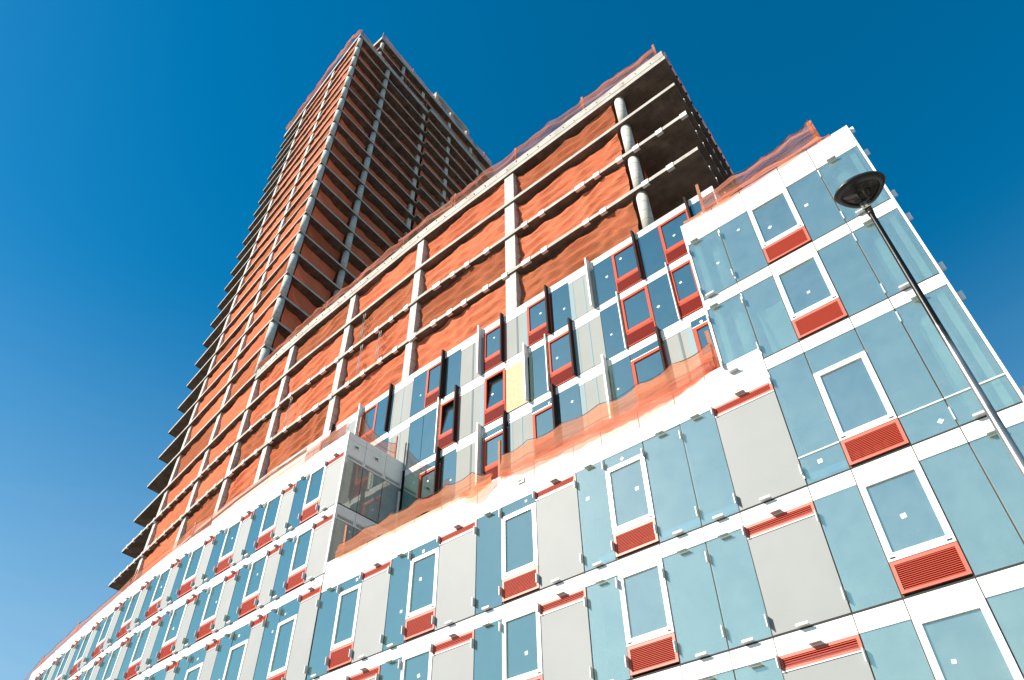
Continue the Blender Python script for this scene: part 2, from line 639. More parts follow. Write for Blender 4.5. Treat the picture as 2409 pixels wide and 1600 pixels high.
def window(par, base, x0, x1, z0, z1, mf, mg, l=.13, b=.16, t=.13, tilt=0.0, latch=True, sticker=.5):
    w, h = x1 - x0, z1 - z0
    me = shared((w, h, l, b, t), lambda q: ring(q, 0, w, -0.012, 0.05, 0, h, l, l, b, t), 'window', mf)
    o = put('window', me, par, rel(base, x0, 0, z0), base[2])
    p = pane(o, None, l - .005, w - l + .005, b - .005, h - t + .005, 0.036, mg, 'glass_pane', sticker, 0)
    if tilt:
        p.rotation_euler = (-tilt, 0, 0)
        me = shared((w, h, 'op'), lambda q: q.box(l, w - l, .30, .31, b, h - t), 'dark_opening', M['dark'])
        put('dark_opening', me, o)
    if latch:
        for lx in (.10, w - .10):
            put('latch', shared(('l',), lambda q: q.box(-.05, .05, -.022, -.012, .05, .075), 'latch', M['dark']), o, (lx, 0, 0))
    return o


def clip(base, x, z, kind):
    p = rel(base, x, 0, z)
    BRK.append((p[0], p[1], p[2], base[2], kind))


def cellP0(x0, x1, ztop, zbot, zband, typ, row, right=False, clips=True, pfacade=None):
    bx, by, rot, w = cell_frame(x0, x1, 0)
    base = (bx, by, rot)
    par = BF
    g0 = 0.011
    # spandrel band
    me = shared((w, ztop - zband), lambda q: q.box(g0, w - g0, 0, 0.04, 0, ztop - zband - 0.04), 'spandrel_panel', M['white'])
    put('spandrel_panel', me, par, (bx, by, zband), rot)
    zb = zbot + 0.012
    if typ == 'G':
        if row == 'C' and right:
            pane(par, base, g0 + .004, w - g0 - .004, zb, zbot + .70, .014, M['glass'])
            me = shared((w, 'sill'), lambda q: q.box(g0, w - g0, -.006, .03, 0, .03), 'transom_bar', M['white2'])
            put('transom_bar', me, par, (bx, by, zbot + .70), rot)
            pane(par, base, g0 + .004, w - g0 - .004, zbot + .73, zband - .006, .014, M['glass'])
        else:
            pane(par, base, g0 + .004, w - g0 - .004, zb, zband - .006, .014, M['glass'] if x0 > -11.5 else M['glassdeep'])  # far panes: bluer sky reflection put into the glass colour
    elif typ == 'W':
        ft = zband
        if row == 'C':
            ft = Z['C'] + 2.72
            pane(par, base, g0 + .004, w - g0 - .004, ft + .012, zband - .006, .014, M['glass'] if x0 > -11.5 else M['glassdeep'], sticker=.6)
        f0 = zbot + (.71 if row != 'C' else .71)
        window(par, base, g0, w - g0, f0, ft - .004, M['white2'], M['glasswin'] if x0 > -11.5 else M['glassdeep'], latch=x0 > -35)
        louver(par, base, g0, w - g0, zb + .05, f0 - .012, 13, M['red'], M['redslat'])
        if row == 'C' and -13.5 < x0 < -2.8:
            for kk in range(5):
                a = .12 + .22 * kk + random.uniform(0, .05)
                if a + .17 > w - .1:
                    break
                me = MB().box(a, a + random.uniform(.10, .17), .056, .08, .10, .10 + random.uniform(.08, .22)).mesh('stored_box', M['parcel'])
                put('stored_box', me, par, (bx, by, zb + .05), rot)
    elif typ == 'P':
        lt = zband - .004
        louver(par, base, g0, w - g0, lt - .29, lt, 4, M['red'], M['redslat'], .062)
        me = shared((w, 'tr'), lambda q: q.box(g0, w - g0, -.012, .03, 0, .025), 'white_trim', M['white2'])
        put('white_trim', me, par, (bx, by, lt - .32), rot)
        hh = lt - .325 - zb
        me = shared((w, hh), lambda q: q.box(g0, w - g0, .004, .03, 0, hh), 'grey_panel', M['grey'])
        put('grey_panel', me, par, (bx, by, zb), rot)
        # the shaft behind the grey panel; its cheek shows through the next pane
        me = shared((w, hh, 's'), lambda q: q.box(.03, w - .03, .08, 0.75, .1, hh + .2), 'riser_box', M['insidecol'])
        if x0 > -30:
            put('riser_box', me, par, (bx, by, zb), rot)
    if clips:
        zt = zband
        if typ == 'G' and not right:
            clip(base, w * .5, zt - .05, 'dark')
            clip(base, w * .5, zbot + .0, 'pale')
        if typ == 'P':
            clip(base, w * .5, zt + .03, 'dark')
            clip(base, w * .42, zbot + .0, 'pale')
        if not (right and x0 > -3.5):
            if typ in 'GW':
                clip(base, 0, zbot + .36, 'side')
                clip(base, 0, zt - (.42 if typ == 'G' else .25), 'side')
            if typ == 'P':
                clip(base, 0, zt - .12, 'side')
                clip(base, 0, zbot + .3, 'side')


XR = [.56, -.64, -1.61, -2.91, -3.9]
XM = [-3.9, -5.57, -6.58, -7.77, -9.07, -10.07, -11.58, -12.92, -13.95, -15.57, -16.88, -17.84, -19.3, -20.5, -21.6]
TM = ['P', 'G', 'G', 'W', 'G', 'P', 'W', 'G', 'P', 'W', 'G', 'P', 'W', 'G']
TR = ['G', 'G', 'W', 'G']
XL = [-21.65, -22.9, -24.13, -25.1, -26.1, -27.4, -28.42, -29.4, -30.7, -31.75, -32.65, -34.0, -35.05]
x = XL[-1]
for k in range(7):
    XL += [x - .93, x - 2.28, x - 3.42]
    x = x - 3.42
TL = ['P', 'W', 'G'] * 30


def row_cells(xs, ts, ztop, zbot, zband, row, right=False):
    for i in range(len(xs) - 1):
        cellP0(xs[i + 1], xs[i], ztop, zbot, zband, ts[i], row, right)


# upper storeys of the corner block
XRU = XR + [-4.97]
row_cells(XRU, TR + ['G'], Z['T'] - .30, Z['A'], Z['A'] + 2.60, 'A', True)
row_cells(XRU, TR + ['G'], Z['A'], Z['B'], Z['A'] - .43, 'B', True)
row_cells(XR, TR, Z['B'], Z['C'], Z['B'] - .40, 'C', True)
row_cells(XR, TR, Z['C'], Z['D'], Z['C'] - .41, 'D', True)
row_cells(XR, TR, Z['D'], Z['E'], Z['D'] - .41, 'E', True)
# long low part
row_cells(XM, TM, Z['B'], Z['C'], Z['B'] - .78, 'C')
row_cells(XM, TM, Z['C'], Z['D'], Z['C'] - .41, 'D')
row_cells(XM, TM, Z['D'], Z['E'], Z['D'] - .41, 'E')
# the curved far part
row_cells(XL, TL, 19.13 + EYE, Z['A'], Z['A'] + 2.58, 'A')
row_cells(XL, TL, Z['A'], Z['B'], Z['A'] - .43, 'B')
row_cells(XL, TL, Z['B'], Z['C'], Z['B'] - .45, 'C')
row_cells(XL[:-9], TL, Z['C'], Z['D'], Z['C'] - .41, 'D')

# copings and lower facade
def coping(xs, z0, z1):
    for i in range(len(xs) - 1):
        bx, by, rot, w = cell_frame(xs[i + 1], xs[i], 0)
        me = shared((w, z1 - z0), lambda q: q.box(.011, w - .011, 0, .05, .012, z1 - z0), 'parapet_panel', M['white'])
        put('parapet_panel', me, BF, (bx, by, z0), rot)


coping(XRU, Z['T'] - .346, Z['T'])
coping(XM, Z['B'] - .046, Z['B'] + .38)
coping(XL, 19.084 + EYE, 19.42 + EYE)

# joint backing: a dark sheet behind the joints, between glass openings (thin vertical mullions)
def mullions(xs, z0, z1):
    for i, x in enumerate(xs):
        y = c0(x)
        me = shared((z1 - z0,), lambda q: q.box(-.03, .03, .045, .12, 0, z1 - z0), 'mullion', M['seal'])
        put('mullion', me, BF, (x, y, z0))


mullions(XRU, Z['B'], Z['T'] - .02)
mullions(XR, 0, Z['B'])
mullions(XM[1:], 0, Z['B'] + .36)
mullions(XL, Z['B'], 19.4 + EYE)
mullions(XL[1:], 0, Z['B'])

# floor slabs and rooms behind the glass
def edge_beam(xa, xb, z, depth):
    """slab with the fascia rail whose dark edge shows in the storey joint"""
    mb = MB()
    f = curve_pts(xa, xb, .05)
    mb.prism(f + [(xb, c0(xb) + depth), (xa, c0(xa) + depth)], z - .36, z - .06)
    put('floor_slab', mb.mesh('floor_slab', M['inside']), BF)
    if z == Z['B'] and xb > -1:
        xa = -4.96
    mb = MB()
    f = curve_pts(xa, xb, .012)
    b = curve_pts(xa, xb, .048)
    mb.prism(f + b[::-1], z - .05, z + .006)
    put('storey_joint', mb.mesh('storey_joint', M['dark']), BF)


edge_beam(-4.95, .5, Z['A'], 3.0)
for k in 'BCDE':
    edge_beam(-21.6, .5, Z[k], 6.0 if k != 'B' else 3.1)
edge_beam(-61, -21.7, Z['A'], 3.0)
edge_beam(-61, -21.62, Z['B'], 3.0)
edge_beam(-61, -21.62, Z['C'], 3.0)
edge_beam(-50, -21.62, Z['D'], 3.0)


def wall_run(xa, xb, off, z0, z1, m, name, th=.12):
    mb = MB()
    mb.prism(curve_pts(xa, xb, off) + curve_pts(xa, xb, off + th)[::-1], z0, z1)
    return put(name, mb.mesh(name, m), BF)


wall_run(-4.9, .3, 2.9, Z['B'], Z['T'] - .35, M['inside'], 'inner_wall')
wall_run(-60, -21.8, 2.6, Z['D'], 19.0 + EYE, M['block'], 'inner_wall')
wall_run(-21.6, .4, 5.6, 0, Z['B'] - .4, M['block'], 'inner_wall')
# base storeys below what the picture shows
wall_run(-61, .5, 0.0, Z['F'], Z['E'] - .05, M['white'], 'plinth_wall', .2)
wall_run(-61, .5, 0.3, 0, Z['F'], M['grey'], 'plinth_wall', .2)
wall_run(-61, -50, 0.0, Z['E'], Z['C'] - .5, M['white'], 'plinth_wall', .2)
wall_run(-50, -21.7, 0.0, Z['E'], Z['D'] - .05, M['white'], 'plinth_wall', .2)

# roofs
def roof(xa, xb, o0, o1, z, th=.3):
    mb = MB()
    mb.prism(curve_pts(xa, xb, o0) + curve_pts(xa, xb, o1)[::-1], z - th, z)
    put('roof_deck', mb.mesh('roof_deck', M['grey']), BF)


roof(-4.9, .5, .06, 11, Z['T'] - .36)
roof(-21.5, -5.0, .06, 3.05, Z['B'] + .02, .25)
roof(-61, -21.75, .06, 3.05, 19.1 + EYE)

# corner of the near block: white edge trims, side wall, inner piers and round columns
mb = MB()
mb.box(.56, .62, -.005, .10, 0, Z['T'])
mb.box(-4.975 - .07, -4.975, -.005, .10, Z['B'] + .4, Z['T'])
put('corner_trim', mb.mesh('corner_trim', M['white2']), BF, (0, 15, 0))
mb = MB()
for zz0, zz1 in ((Z['A'] - .40, Z['A']), (Z['B'] - .4, Z['B']), (Z['C'] - .41, Z['C']), (Z['D'] - .41, Z['D']), (Z['T'] - 1.05, Z['T'])):
    mb.box(.55, .60, 15.12, 26, zz0, zz1)
put('side_band', mb.mesh('side_band', M['white']), BF)
mb = MB()
mb.box(.545, .56, 15.12, 26, 0, Z['T'] - 1.0)
put('side_glazing', mb.mesh('side_glazing', M['glass']), BF)
mb = MB()
mb.box(-5.04, -4.985, 15.1, 18.0, Z['B'] + .0, Z['T'])
put('return_wall', mb.mesh('return_wall', M['white']), BF)
mb = MB()
mb.box(-4.9, .5, 25.9, 26, Z['B'] - .3, Z['T'] - .4)
put('back_wall', mb.mesh('back_wall', M['inside']), BF)
for (zz0, zz1) in ((Z['A'], Z['T'] - 1.1), (Z['B'], Z['A'] - .38), (Z['C'], Z['B'] - .38)):
    for px, r in ((-.13, .27), (-4.27, .25)):
        if zz0 == Z['C'] and px < -1:
            continue
        q = MB()
        q.cyl(px, 15.62, r, zz0, zz1, n=24)
        put('interior_column', q.mesh('interior_column', M['insidecol']), BF)
    q = MB()
    q.box(.26, .42, 15.12, 15.3, zz0, zz1)
    q.box(-4.84, -4.66, 15.12, 15.3, zz0, zz1) if zz0 != Z['C'] else None
    put('inner_pier', q.mesh('inner_pier', M['insidecol']), BF)
    q = MB()
    q.box(-4.9, .5, 15.12, 15.2, zz1 - .02, zz1 + .35)
    put('blind_box', q.mesh('blind_box', M['inside']), BF)
# a sheet of gypsum board leaning inside the second storey
q = MB()
q.box(-3.75, -3.0, 15.5, 15.56, Z['B'] + .05, Z['B'] + 1.9, .12)
put('board', q.mesh('board', M['insidecol']), BF)

# extra clips of the corner block
for cxx, cz, kd in ((-.18, Z['A'] + 2.6 - .04, 'dark'), (-4.72, Z['A'] + 2.6 - .04, 'dark'), (-.2, Z['A'] + .0, 'pale'), (-4.72, Z['A'], 'pale'),
                    (-.18, Z['A'] - .47, 'dark'), (-4.72, Z['A'] - .47, 'dark'), (-.2, Z['B'], 'pale'), (-4.72, Z['B'], 'pale'),
                    (-.1, Z['B'] - .44, 'dark'), (-.2, Z['C'], 'pale'), (-.15, Z['C'] - .45, 'dark')):
    clip((0, 15.0, 0), cxx, cz, kd)
for i, rowz in enumerate(('A', 'B', 'C')):
    for xx in (-.64, -3.9):
        clip((0, 15.0, 0), xx, Z[rowz] + .32, 'flat')
        clip((0, 15.0, 0), xx, Z[rowz] + (2.35 if i < 2 else 3.2), 'flat')
# clips on the side wall, seen standing out past the corner
for zz in (19.43, 18.2, 16.17, 15.15, 13.18, 12.15, 9.3, 8.3):
    q = MB()
    q.box(.6, .74, 15.16, 15.2, -.13, .13)
    put('side_clip', q.mesh('side_clip', M['white2']), BF, (0, 0, zz + EYE))


def brk_mesh(kind):
    q = MB()
    if kind in ('dark', 'pale'):
        q.box(-.13, .13, -.13, -.002, 0, .012)
        q.box(-.13, .13, -.13, -.120, 0.012, .05)
    elif kind == 'side':
        q.box(-.005, .005, -.12, -.002, -.13, .13)
        q.box(-.018, .005, -.125, -.12, -.13, .13)
    else:
        q.box(-.012, .012, -.02, -.002, -.16, .16)
    return q


BRK.sort(key=lambda b: b[0] ** 2 + b[1] ** 2 + (b[2] - EYE) ** 2)
rest = MB()
bm_k = {k: brk_mesh(k).mesh('bracket', M['steel'] if k != 'flat' else M['white2']) for k in ('dark', 'pale', 'side', 'flat')}
for i, (bx, by, bz, rot, kd) in enumerate(BRK):
    if i < 290:
        put('bracket', bm_k[kd], BF, (bx, by, bz), rot)
    else:
        q = brk_mesh(kd)
        k = len(rest.v)
        rest.v += [(bx + x * cos(rot) - y * sin(rot), by + x * sin(rot) + y * cos(rot), bz + z) for x, y, z in q.v]
        rest.f += [tuple(k + j for j in f) for f in q.f]
        rest.sm += q.sm
if rest.v:
    put('small_brackets', rest.mesh('small_brackets', M['steel']), BF, kind='stuff')
# small square vents in the upper band of the low part
for xv in (-12.1,):
    q = MB()
    ring(q, -.13, .13, -.05, 0, -.07, .07, .03, .03, .03, .03)
    q.box(-.1, .1, -.008, -.002, -.04, .04)
    put('wall_vent', q.mesh('wall_vent', M['palefin']), BF, (xv, c0(xv), Z['B'] - .18 if xv > -20 else 0))

# the end wall of the taller far part (faces along the street)
XE = -21.62
YJ = [15.03, 16.02, 17.18, 18.22]


def yq(q, y0, y1, x0, x1, z0, z1):
    q.box(x0, x1, y0, y1, z0, z1)


levels = [(Z['A'], 19.13 + EYE, Z['A'] + 2.58), (Z['B'], Z['A'], Z['A'] - .43)]
for li, (zb, zt, zbd) in enumerate(levels):
    for j in range(3):
        y0, y1 = YJ[j] + .01, YJ[j + 1] - .01
        lt = zbd - .15 if li == 0 else zbd
        q = MB()
        yq(q, y0, y1, XE, XE + .04, lt, zt - .045)
        put('spandrel_panel', q.mesh('spandrel_panel', M['white']), BF)
        if li == 0:
            q = MB()
            yq(q, y0, y1, XE, XE + .04, zt - .03, 19.42 + EYE)
            put('parapet_panel', q.mesh('parapet_panel', M['white']), BF)
        q = MB()
        h = .26
        yq(q, y0, y1, XE - .02, XE + .045, lt - .06, lt - .012)
        yq(q, y0, y1, XE - .02, XE + .045, lt - h, lt - h + .05)
        yq(q, y0, y0 + .06, XE - .02, XE + .045, lt - h + .05, lt - .06)
        yq(q, y1 - .06, y1, XE - .02, XE + .045, lt - h + .05, lt - .06)
        lv = put('louver', q.mesh('louver', M['white2']), BF)
        q = MB()
        for s in range(4):
            zz = lt - h + .07 + s * .036
            yq(q, y0 + .06, y1 - .06, XE - .01, XE + .03, zz, zz + .013)
        put('louver_slats', q.mesh('louver_slats', M['palefin']), lv, kind='stuff')
        q = MB()
        yq(q, y0 + .04, y1 - .04, XE - .06, XE - .03, lt - h + .03, lt - .03)
        put('louver_backing', q.mesh('louver_backing', M['dark']), lv)
        q = MB()
        yq(q, y0 + .004, y1 - .004, XE + .008, XE + .022, zb + .02, lt - h - .01)
        put('glass_pane', q.mesh('glass_pane', M['glassend']), BF)
    q = MB()
    yq(q, YJ[0], YJ[3], XE - .05, XE + .01, zb - .045, zb + .008)
    put('storey_joint', q.mesh('storey_joint', M['dark']), BF)
for j in (1, 2):
    q = MB()
    yq(q, YJ[j] - .02, YJ[j] + .02, XE - .06, XE - .001, Z['B'], 19.4 + EYE)
    put('mullion', q.mesh('mullion', M['seal']), BF)
q = MB()
q.box(XE - .04, XE + .05, 14.99, 15.03, Z['B'], 19.42 + EYE)
put('corner_trim', q.mesh('corner_trim', M['white2']), BF)
q = MB()
q.box(XE - .02, XE + .06, 18.12, 18.2, Z['B'], 17.9 + EYE)
put('corner_trim', q.mesh('corner_trim', M['white2']), BF)
for yv in (15.5, 16.62):
    q = MB()
    for a, b, c, d in ((-.13, -.1, -.08, .08), (.1, .13, -.08, .08), (-.1, .1, -.08, -.05), (-.1, .1, .05, .08)):
        q.box(0, .05, a, b, c, d)
    v = put('wall_vent', q.mesh('wall_vent', M['white2']), BF, (XE + .04, yv, 18.8 + EYE))
    put('vent_hole', MB().box(.002, .006, -.1, .1, -.05, .05).mesh('vent_hole', M['dark']), v)

# =====================================================================================
# 2. set-back middle building: red windows below, bare concrete frame above
# =====================================================================================
BM = thing('frame_building', 'half-built concrete frame set back above the street block, red windows below, overhanging open slabs', 'building')
K = 1.0083
OFF1 = 3.15
zT, zA, zB, zC, zD = [v * K + EYE for v in (24.67, 21.8, 18.8, 15.88, 12.98)]


def cellP1(x0, x1, ztop, zbot, typ, row, tilt=0.0):
    bx, by, rot, w = cell_frame(x0, x1, OFF1)
    base = (bx, by, rot)
    zband = ztop - .37
    par = BM
    g0 = .01
    me = shared((w, ztop - zband, 1), lambda q: q.box(g0, w - g0, 0, .04, 0, ztop - zband - .03), 'spandrel_panel', M['white'])
    put('spandrel_panel', me, par, (bx, by, zband), rot)
    zb = zbot + .012
    if typ == 'G':
        pane(par, base, g0, w - g0, zb, zband - .006, .014, M['glassdeep'], sticker=.65)
    elif typ == 'W':
        ft = zband - .006
        if row == 'c':
            ft = zbot + 2.22
            pane(par, base, g0, w - g0, ft + .04, zband - .006, .014, M['glassdeep'], sticker=.8)
            me = shared((w, 'tb'), lambda q: q.box(g0, w - g0, -.01, .03, 0, .03), 'white_trim', M['white2'])
            put('white_trim', me, par, (bx, by, ft + .004), rot)
        f0 = zbot + .69
        window(par, base, g0, w - g0, f0, ft, M['redwin'], M['glassdeep'], .12, .17, .12, tilt, sticker=.65)
        louver(par, base, g0, w - g0, zb + .02, f0 - .01, 14, M['redwin'], M['redmesh'], .045)
    elif typ == 'P':
        lt = zband - .004
        louver(par, base, g0, w - g0, lt - .17, lt, 3, M['white2'], M['palefin'], .045)
        h = lt - .18 - zb
        me = shared((w, h), lambda q: q.box(g0, w - g0, .01, .03, 0, h), 'grey_panel', M['fritgrey'])
        put('grey_panel', me, par, (bx, by, zb), rot)
        flip = (int(x0 * 10) % 2 == 0)
        a, b = (g0, .24) if flip else (w - .24, w - g0)
        me = shared((a, b, h), lambda q: q.box(a, b, .003, .0095, 0, h), 'cover_strip', M['strip'])
        put('cover_strip', me, par, (bx, by, zb), rot)
        me = shared((w, h, 'c'), lambda q: q.box(w * .52, w * .52 + .09, .0, .0095, 0, h), 'cover_strip', M['strip'] if flip else M['strip2'])
        put('cover_strip', me, par, (bx, by, zb), rot)
    elif typ == 'Y':
        lt = zband - .004
        louver(par, base, g0, w - g0, lt - .17, lt, 3, M['white2'], M['palefin'], .045)
        h = lt - .2 - zb
        for (a, b) in ((g0 + .03, w * .55), (w * .55 + .006, w - .08)):
            me = MB().box(a, b, -.01, .012, .02, h).mesh('plywood_sheet', M['ply'])
            put('plywood_sheet', me, par, (bx, by, zb), rot)


FIN = {}


def fin(x, zlo, zhi, kind):
    x *= K
    y = c0(x) + OFF1
    h = zhi - zlo + .14
    if kind == 'D':
        me = shared((h,), lambda q: (q.box(-.022, .022, -.19, -.002, 0, h), q.box(-.06, .022, -.21, -.19, 0, h)), 'sun_fin', M['darkfin'])
    elif kind == 'Lw':
        me = shared((h,), lambda q: (q.box(-.022, .022, -.26, -.002, 0, h), q.box(-.022, .05, -.28, -.26, 0, h)), 'sun_fin', M['palefin'])
    else:
        me = shared((h, 1), lambda q: q.box(-.02, .02, -.11, -.002, 0, h), 'sun_fin', M['palefin'])
    put('sun_fin', me, BM, (x, y, zlo - .04))


rows1 = {
    'a': (zT, zA, [-4.42, -5.55, -6.98, -8.0, -9.3, -10.25, -11.6, -12.63, -13.95, -15.25, -16.55, -18.0, -19.1, -20.3, -21.27, -22.87, -24.0, -25.2, -26.6, -27.7, -28.9, -30.2],
          'GWGWGPGWPWPGWGPGWPGWP',
          [(-5.5, 'D'), (-8.06, 'D'), (-10.44, 'Lw'), (-12.7, 'D'), (-15.33, 'D'), (-16.7, 'Lw'), (-19.1, 'D'), (-22.87, 'D'), (-25.3, 'Lw'), (-27.7, 'D')]),
    'b': (zA, zB, [-4.42, -5.97, -7.0, -7.97, -9.25, -10.22, -11.6, -12.93, -13.95, -15.25, -16.47, -18.0, -19.2, -20.28, -21.2, -22.7, -24.0, -25.2, -26.6, -28.0, -30.2],
          'GWGWGPWGYWPWGGPGWPGW',
          [(-7.0, 'Lt'), (-9.3, 'Lt'), (-11.62, 'D'), (-12.97, 'Lt'), (-14.02, 'Lw'), (-18.06, 'D'), (-19.26, 'Lt')]),
    'c': (zB, zC, [-4.42, -5.45, -6.66, -7.84, -9.24, -10.21, -11.57, -12.7, -13.88, -15.14, -16.48, -18.0, -18.95, -20.2, -21.2],
          'GWPWGPGWPWPGWG',
          [(-7.88, 'D'), (-10.26, 'Lw'), (-12.7, 'D'), (-15.2, 'D'), (-16.6, 'Lw'), (-19.0, 'D')]),
    'd': (zC, zD, [-4.42, -5.45, -6.66, -7.84, -9.24, -10.21, -11.57, -12.7, -13.88, -15.14, -16.48, -18.0, -18.95, -20.2, -21.2],
          'PGPWGPGWPWPGWG', []),
}
for rk, (zt, zb_, xs, ts, fins) in rows1.items():
    xs = [x * K if x < -4.5 else x for x in xs]
    for i in range(len(xs) - 1):
        tl = 0.0
        if rk == 'b' and abs(xs[i + 1] / K + 16.47) < .02:
            tl = .10
        if rk == 'b' and abs(xs[i + 1] / K + 19.2) < .02:
            tl = .11
        cellP1(xs[i + 1], xs[i], zt, zb_, ts[i], rk, tl)
    for fx, fk in fins:
        fin(fx, zb_, zt, fk)
# stored boxes glimpsed through two louvers
q = MB()
mb = MB()
mb.prism(curve_pts(-30.4, -4.45, OFF1 + .6) + curve_pts(-30.4, -4.45, OFF1 + .7)[::-1], zD, zT - .4)
put('inner_wall', mb.mesh('inner_wall', M['block']), BM)
for zz in (zA, zB, zC):
    mb = MB()
    mb.prism(curve_pts(-30.4, -4.45, OFF1 + .012) + curve_pts(-30.4, -4.45, OFF1 + .05)[::-1], zz - .03, zz + .006)
    put('storey_joint', mb.mesh('storey_joint', M['dark']), BM)
mb = MB()
mb.box(-4.44, -4.40, 18.15, 19.2, zD, zT)
put('end_wall', mb.mesh('end_wall', M['white']), BM)
mb = MB()
mb.prism(curve_pts(-41, -30.45, OFF1 + .1) + curve_pts(-41, -30.45, OFF1 + .2)[::-1], 0, zT - .3)
put('lower_wall', mb.mesh('lower_wall', M['white']), BM)


def side_x(xc, y, yc):
    return xc - .085 * (y - yc)


# slabs ---------------------------------------------------------------------
OFFS = 3.2
SLB = [24.72, 27.72, 30.72, 33.62]
YB = 40.0


def mid_slab(z0, z1, name='floor_slab'):
    f = curve_pts(-41.05, -4.45, OFFS)
    poly = f + [(side_x(-4.45, YB, 18.2), YB), (-41.05 - .085 * (YB - 19.6), YB)]
    q = MB()
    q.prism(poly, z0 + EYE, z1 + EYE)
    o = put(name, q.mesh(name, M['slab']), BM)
    # slab edge as a thin strip with the sunlit tone in its colour
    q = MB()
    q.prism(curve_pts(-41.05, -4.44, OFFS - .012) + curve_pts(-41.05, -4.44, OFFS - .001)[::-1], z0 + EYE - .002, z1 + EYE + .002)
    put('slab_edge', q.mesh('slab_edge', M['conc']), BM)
    return o


for z0 in SLB:
    mid_slab(z0, z0 + .22)
mid_slab(36.50, 36.82)
q = MB()
q.prism(curve_pts(-41.05, -4.5, OFFS - .03) + curve_pts(-41.05, -4.5, OFFS + .28)[::-1], 36.825 + EYE, 37.42 + EYE)
put('roof_beam', q.mesh('roof_beam', M['conc']), BM)
q = MB()
q.prism([(-4.5, 18.5), (-4.78, 18.5), (-4.78 - .085 * 21.4, YB), (-4.5 - .085 * 21.4, YB)], 36.825 + EYE, 37.3 + EYE)
put('roof_beam', q.mesh('roof_beam', M['conc']), BM)
# form ties on the roof beam
q = MB()
for k in range(44):
    xx = -5.3 - k * .82 + random.uniform(-.1, .1)
    zz = 36.95 + EYE + random.uniform(0, .3) * (k % 3 > 0)
    y = c0(xx) + OFFS - .03
    q.box(xx - .012, xx + .012, y - .05, y, zz, zz + random.uniform(.03, .12))
put('form_ties', q.mesh('form_ties', M['rope']), BM, kind='stuff')

# columns
COLX = [-14.75, -22.05, -28.75, -35.75, -40.75]
lv = [24.94, 27.72, 27.94, 30.72, 30.94, 33.62, 33.84, 36.50]
for cxr in COLX:
    for a in range(0, 8, 2):
        y = c0(cxr) + OFFS + .08
        rot = atan2(c0(cxr) - c0(cxr - .66), .66)
        wd = .66 if cxr > -20 else .55
        q = MB()
        q.box(-wd, 0, 0, .62, lv[a] + EYE, lv[a + 1] + EYE)
        put('column', q.mesh('column', M['colc']), BM, (cxr, y, 0), rot)
for a in range(0, 8, 2):
    q = MB()
    q.cyl(-7.58, 18.6, .27, lv[a] + EYE, lv[a + 1] + EYE, n=28)
    put('round_column', q.mesh('round_column', M['colc']), BM)
    for yy in (27.5, 35):
        q = MB()
        q.cyl(-8.3, yy, .30, lv[a] + EYE, lv[a + 1] + EYE, n=16)
        put('round_column', q.mesh('round_column', M['colc']), BM)
# core and rooms behind the nets
for a in range(0, 8, 2):
    q = MB()
    q.box(-40, -9.5, 29.0, 29.4, lv[a] + EYE, lv[a + 1] + EYE)
    for xx in (-12, -18, -25, -32, -38):
        q.box(xx - .1, xx + .1, 23.5, 29, lv[a] + EYE, lv[a + 1] + EYE)
    put('core_wall', q.mesh('core_wall', M['block']), BM)
# anchor plates cast into the slab edges
PL = {30.72: [-4.54, -5.85, -7.14, -8.1, -9.44, -10.46, -12.89, -14.0, -16.65, -18.08, -19.17, -20.41, -22.9, -24.2, -25.5, -27.9, -29.3, -30.7, -32.2, -34.2, -35.6, -37.3, -39],
      27.72: [-5.82, -7.11, -9.41, -10.38, -12.88, -14.02, -15.39, -16.66, -18.17, -19.2, -20.38, -22.0, -23.4, -24.7, -26.2, -27.6, -29.2, -30.6, -32.2, -33.7, -35.3, -37, -38.6, -40.2]}


def plate_mesh(w):
    q = MB()
    q.box(-w / 2, w / 2, -.045, -.014, -.06, .235)
    q.box(-w / 2, w / 2, -.045, .12, -.075, -.062)
    return q


for zz, xs in PL.items():
    for i, xx in enumerate(xs):
        w = .34 if i % 6 != 5 else .55
        o = put('anchor_plate', shared((w,), lambda q: (q.v.extend(plate_mesh(w).v), q.f.extend(plate_mesh(w).f), q.sm.extend(plate_mesh(w).sm)), 'anchor_plate', M['palefin']), BM,
                (xx, c0(xx) + OFFS, zz + EYE), atan2(c0(xx + .5) - c0(xx - .5), 1))
        q = shared((w, 'bolt'), lambda q: (q.box(-w * .25 - .015, -w * .25 + .015, -.052, -.046, .04, .10), q.box(w * .25 - .015, w * .25 + .015, -.052, -.046, .04, .10)), 'bolt', M['dark'])
        put('bolt', q, o)
# pairs of white straps hanging over the nets
for sx_, a in ((-27.2, 4), (-25.2, 2), (-34.0, 2), (-26.9, 2)):
    for d_ in (0, .16):
        xx = sx_ + d_
        q = MB()
        q.tube([(xx, c0(xx) + OFFS + .02, lv[a + 1] + EYE - .3), (xx + .02, c0(xx) + OFFS + .0, lv[a] + EYE + 1.2), (xx - .03, c0(xx) + OFFS + .05, lv[a] + EYE + .3)], .022, 4)
        put('strap', q.mesh('strap', M['palefin']), BM)
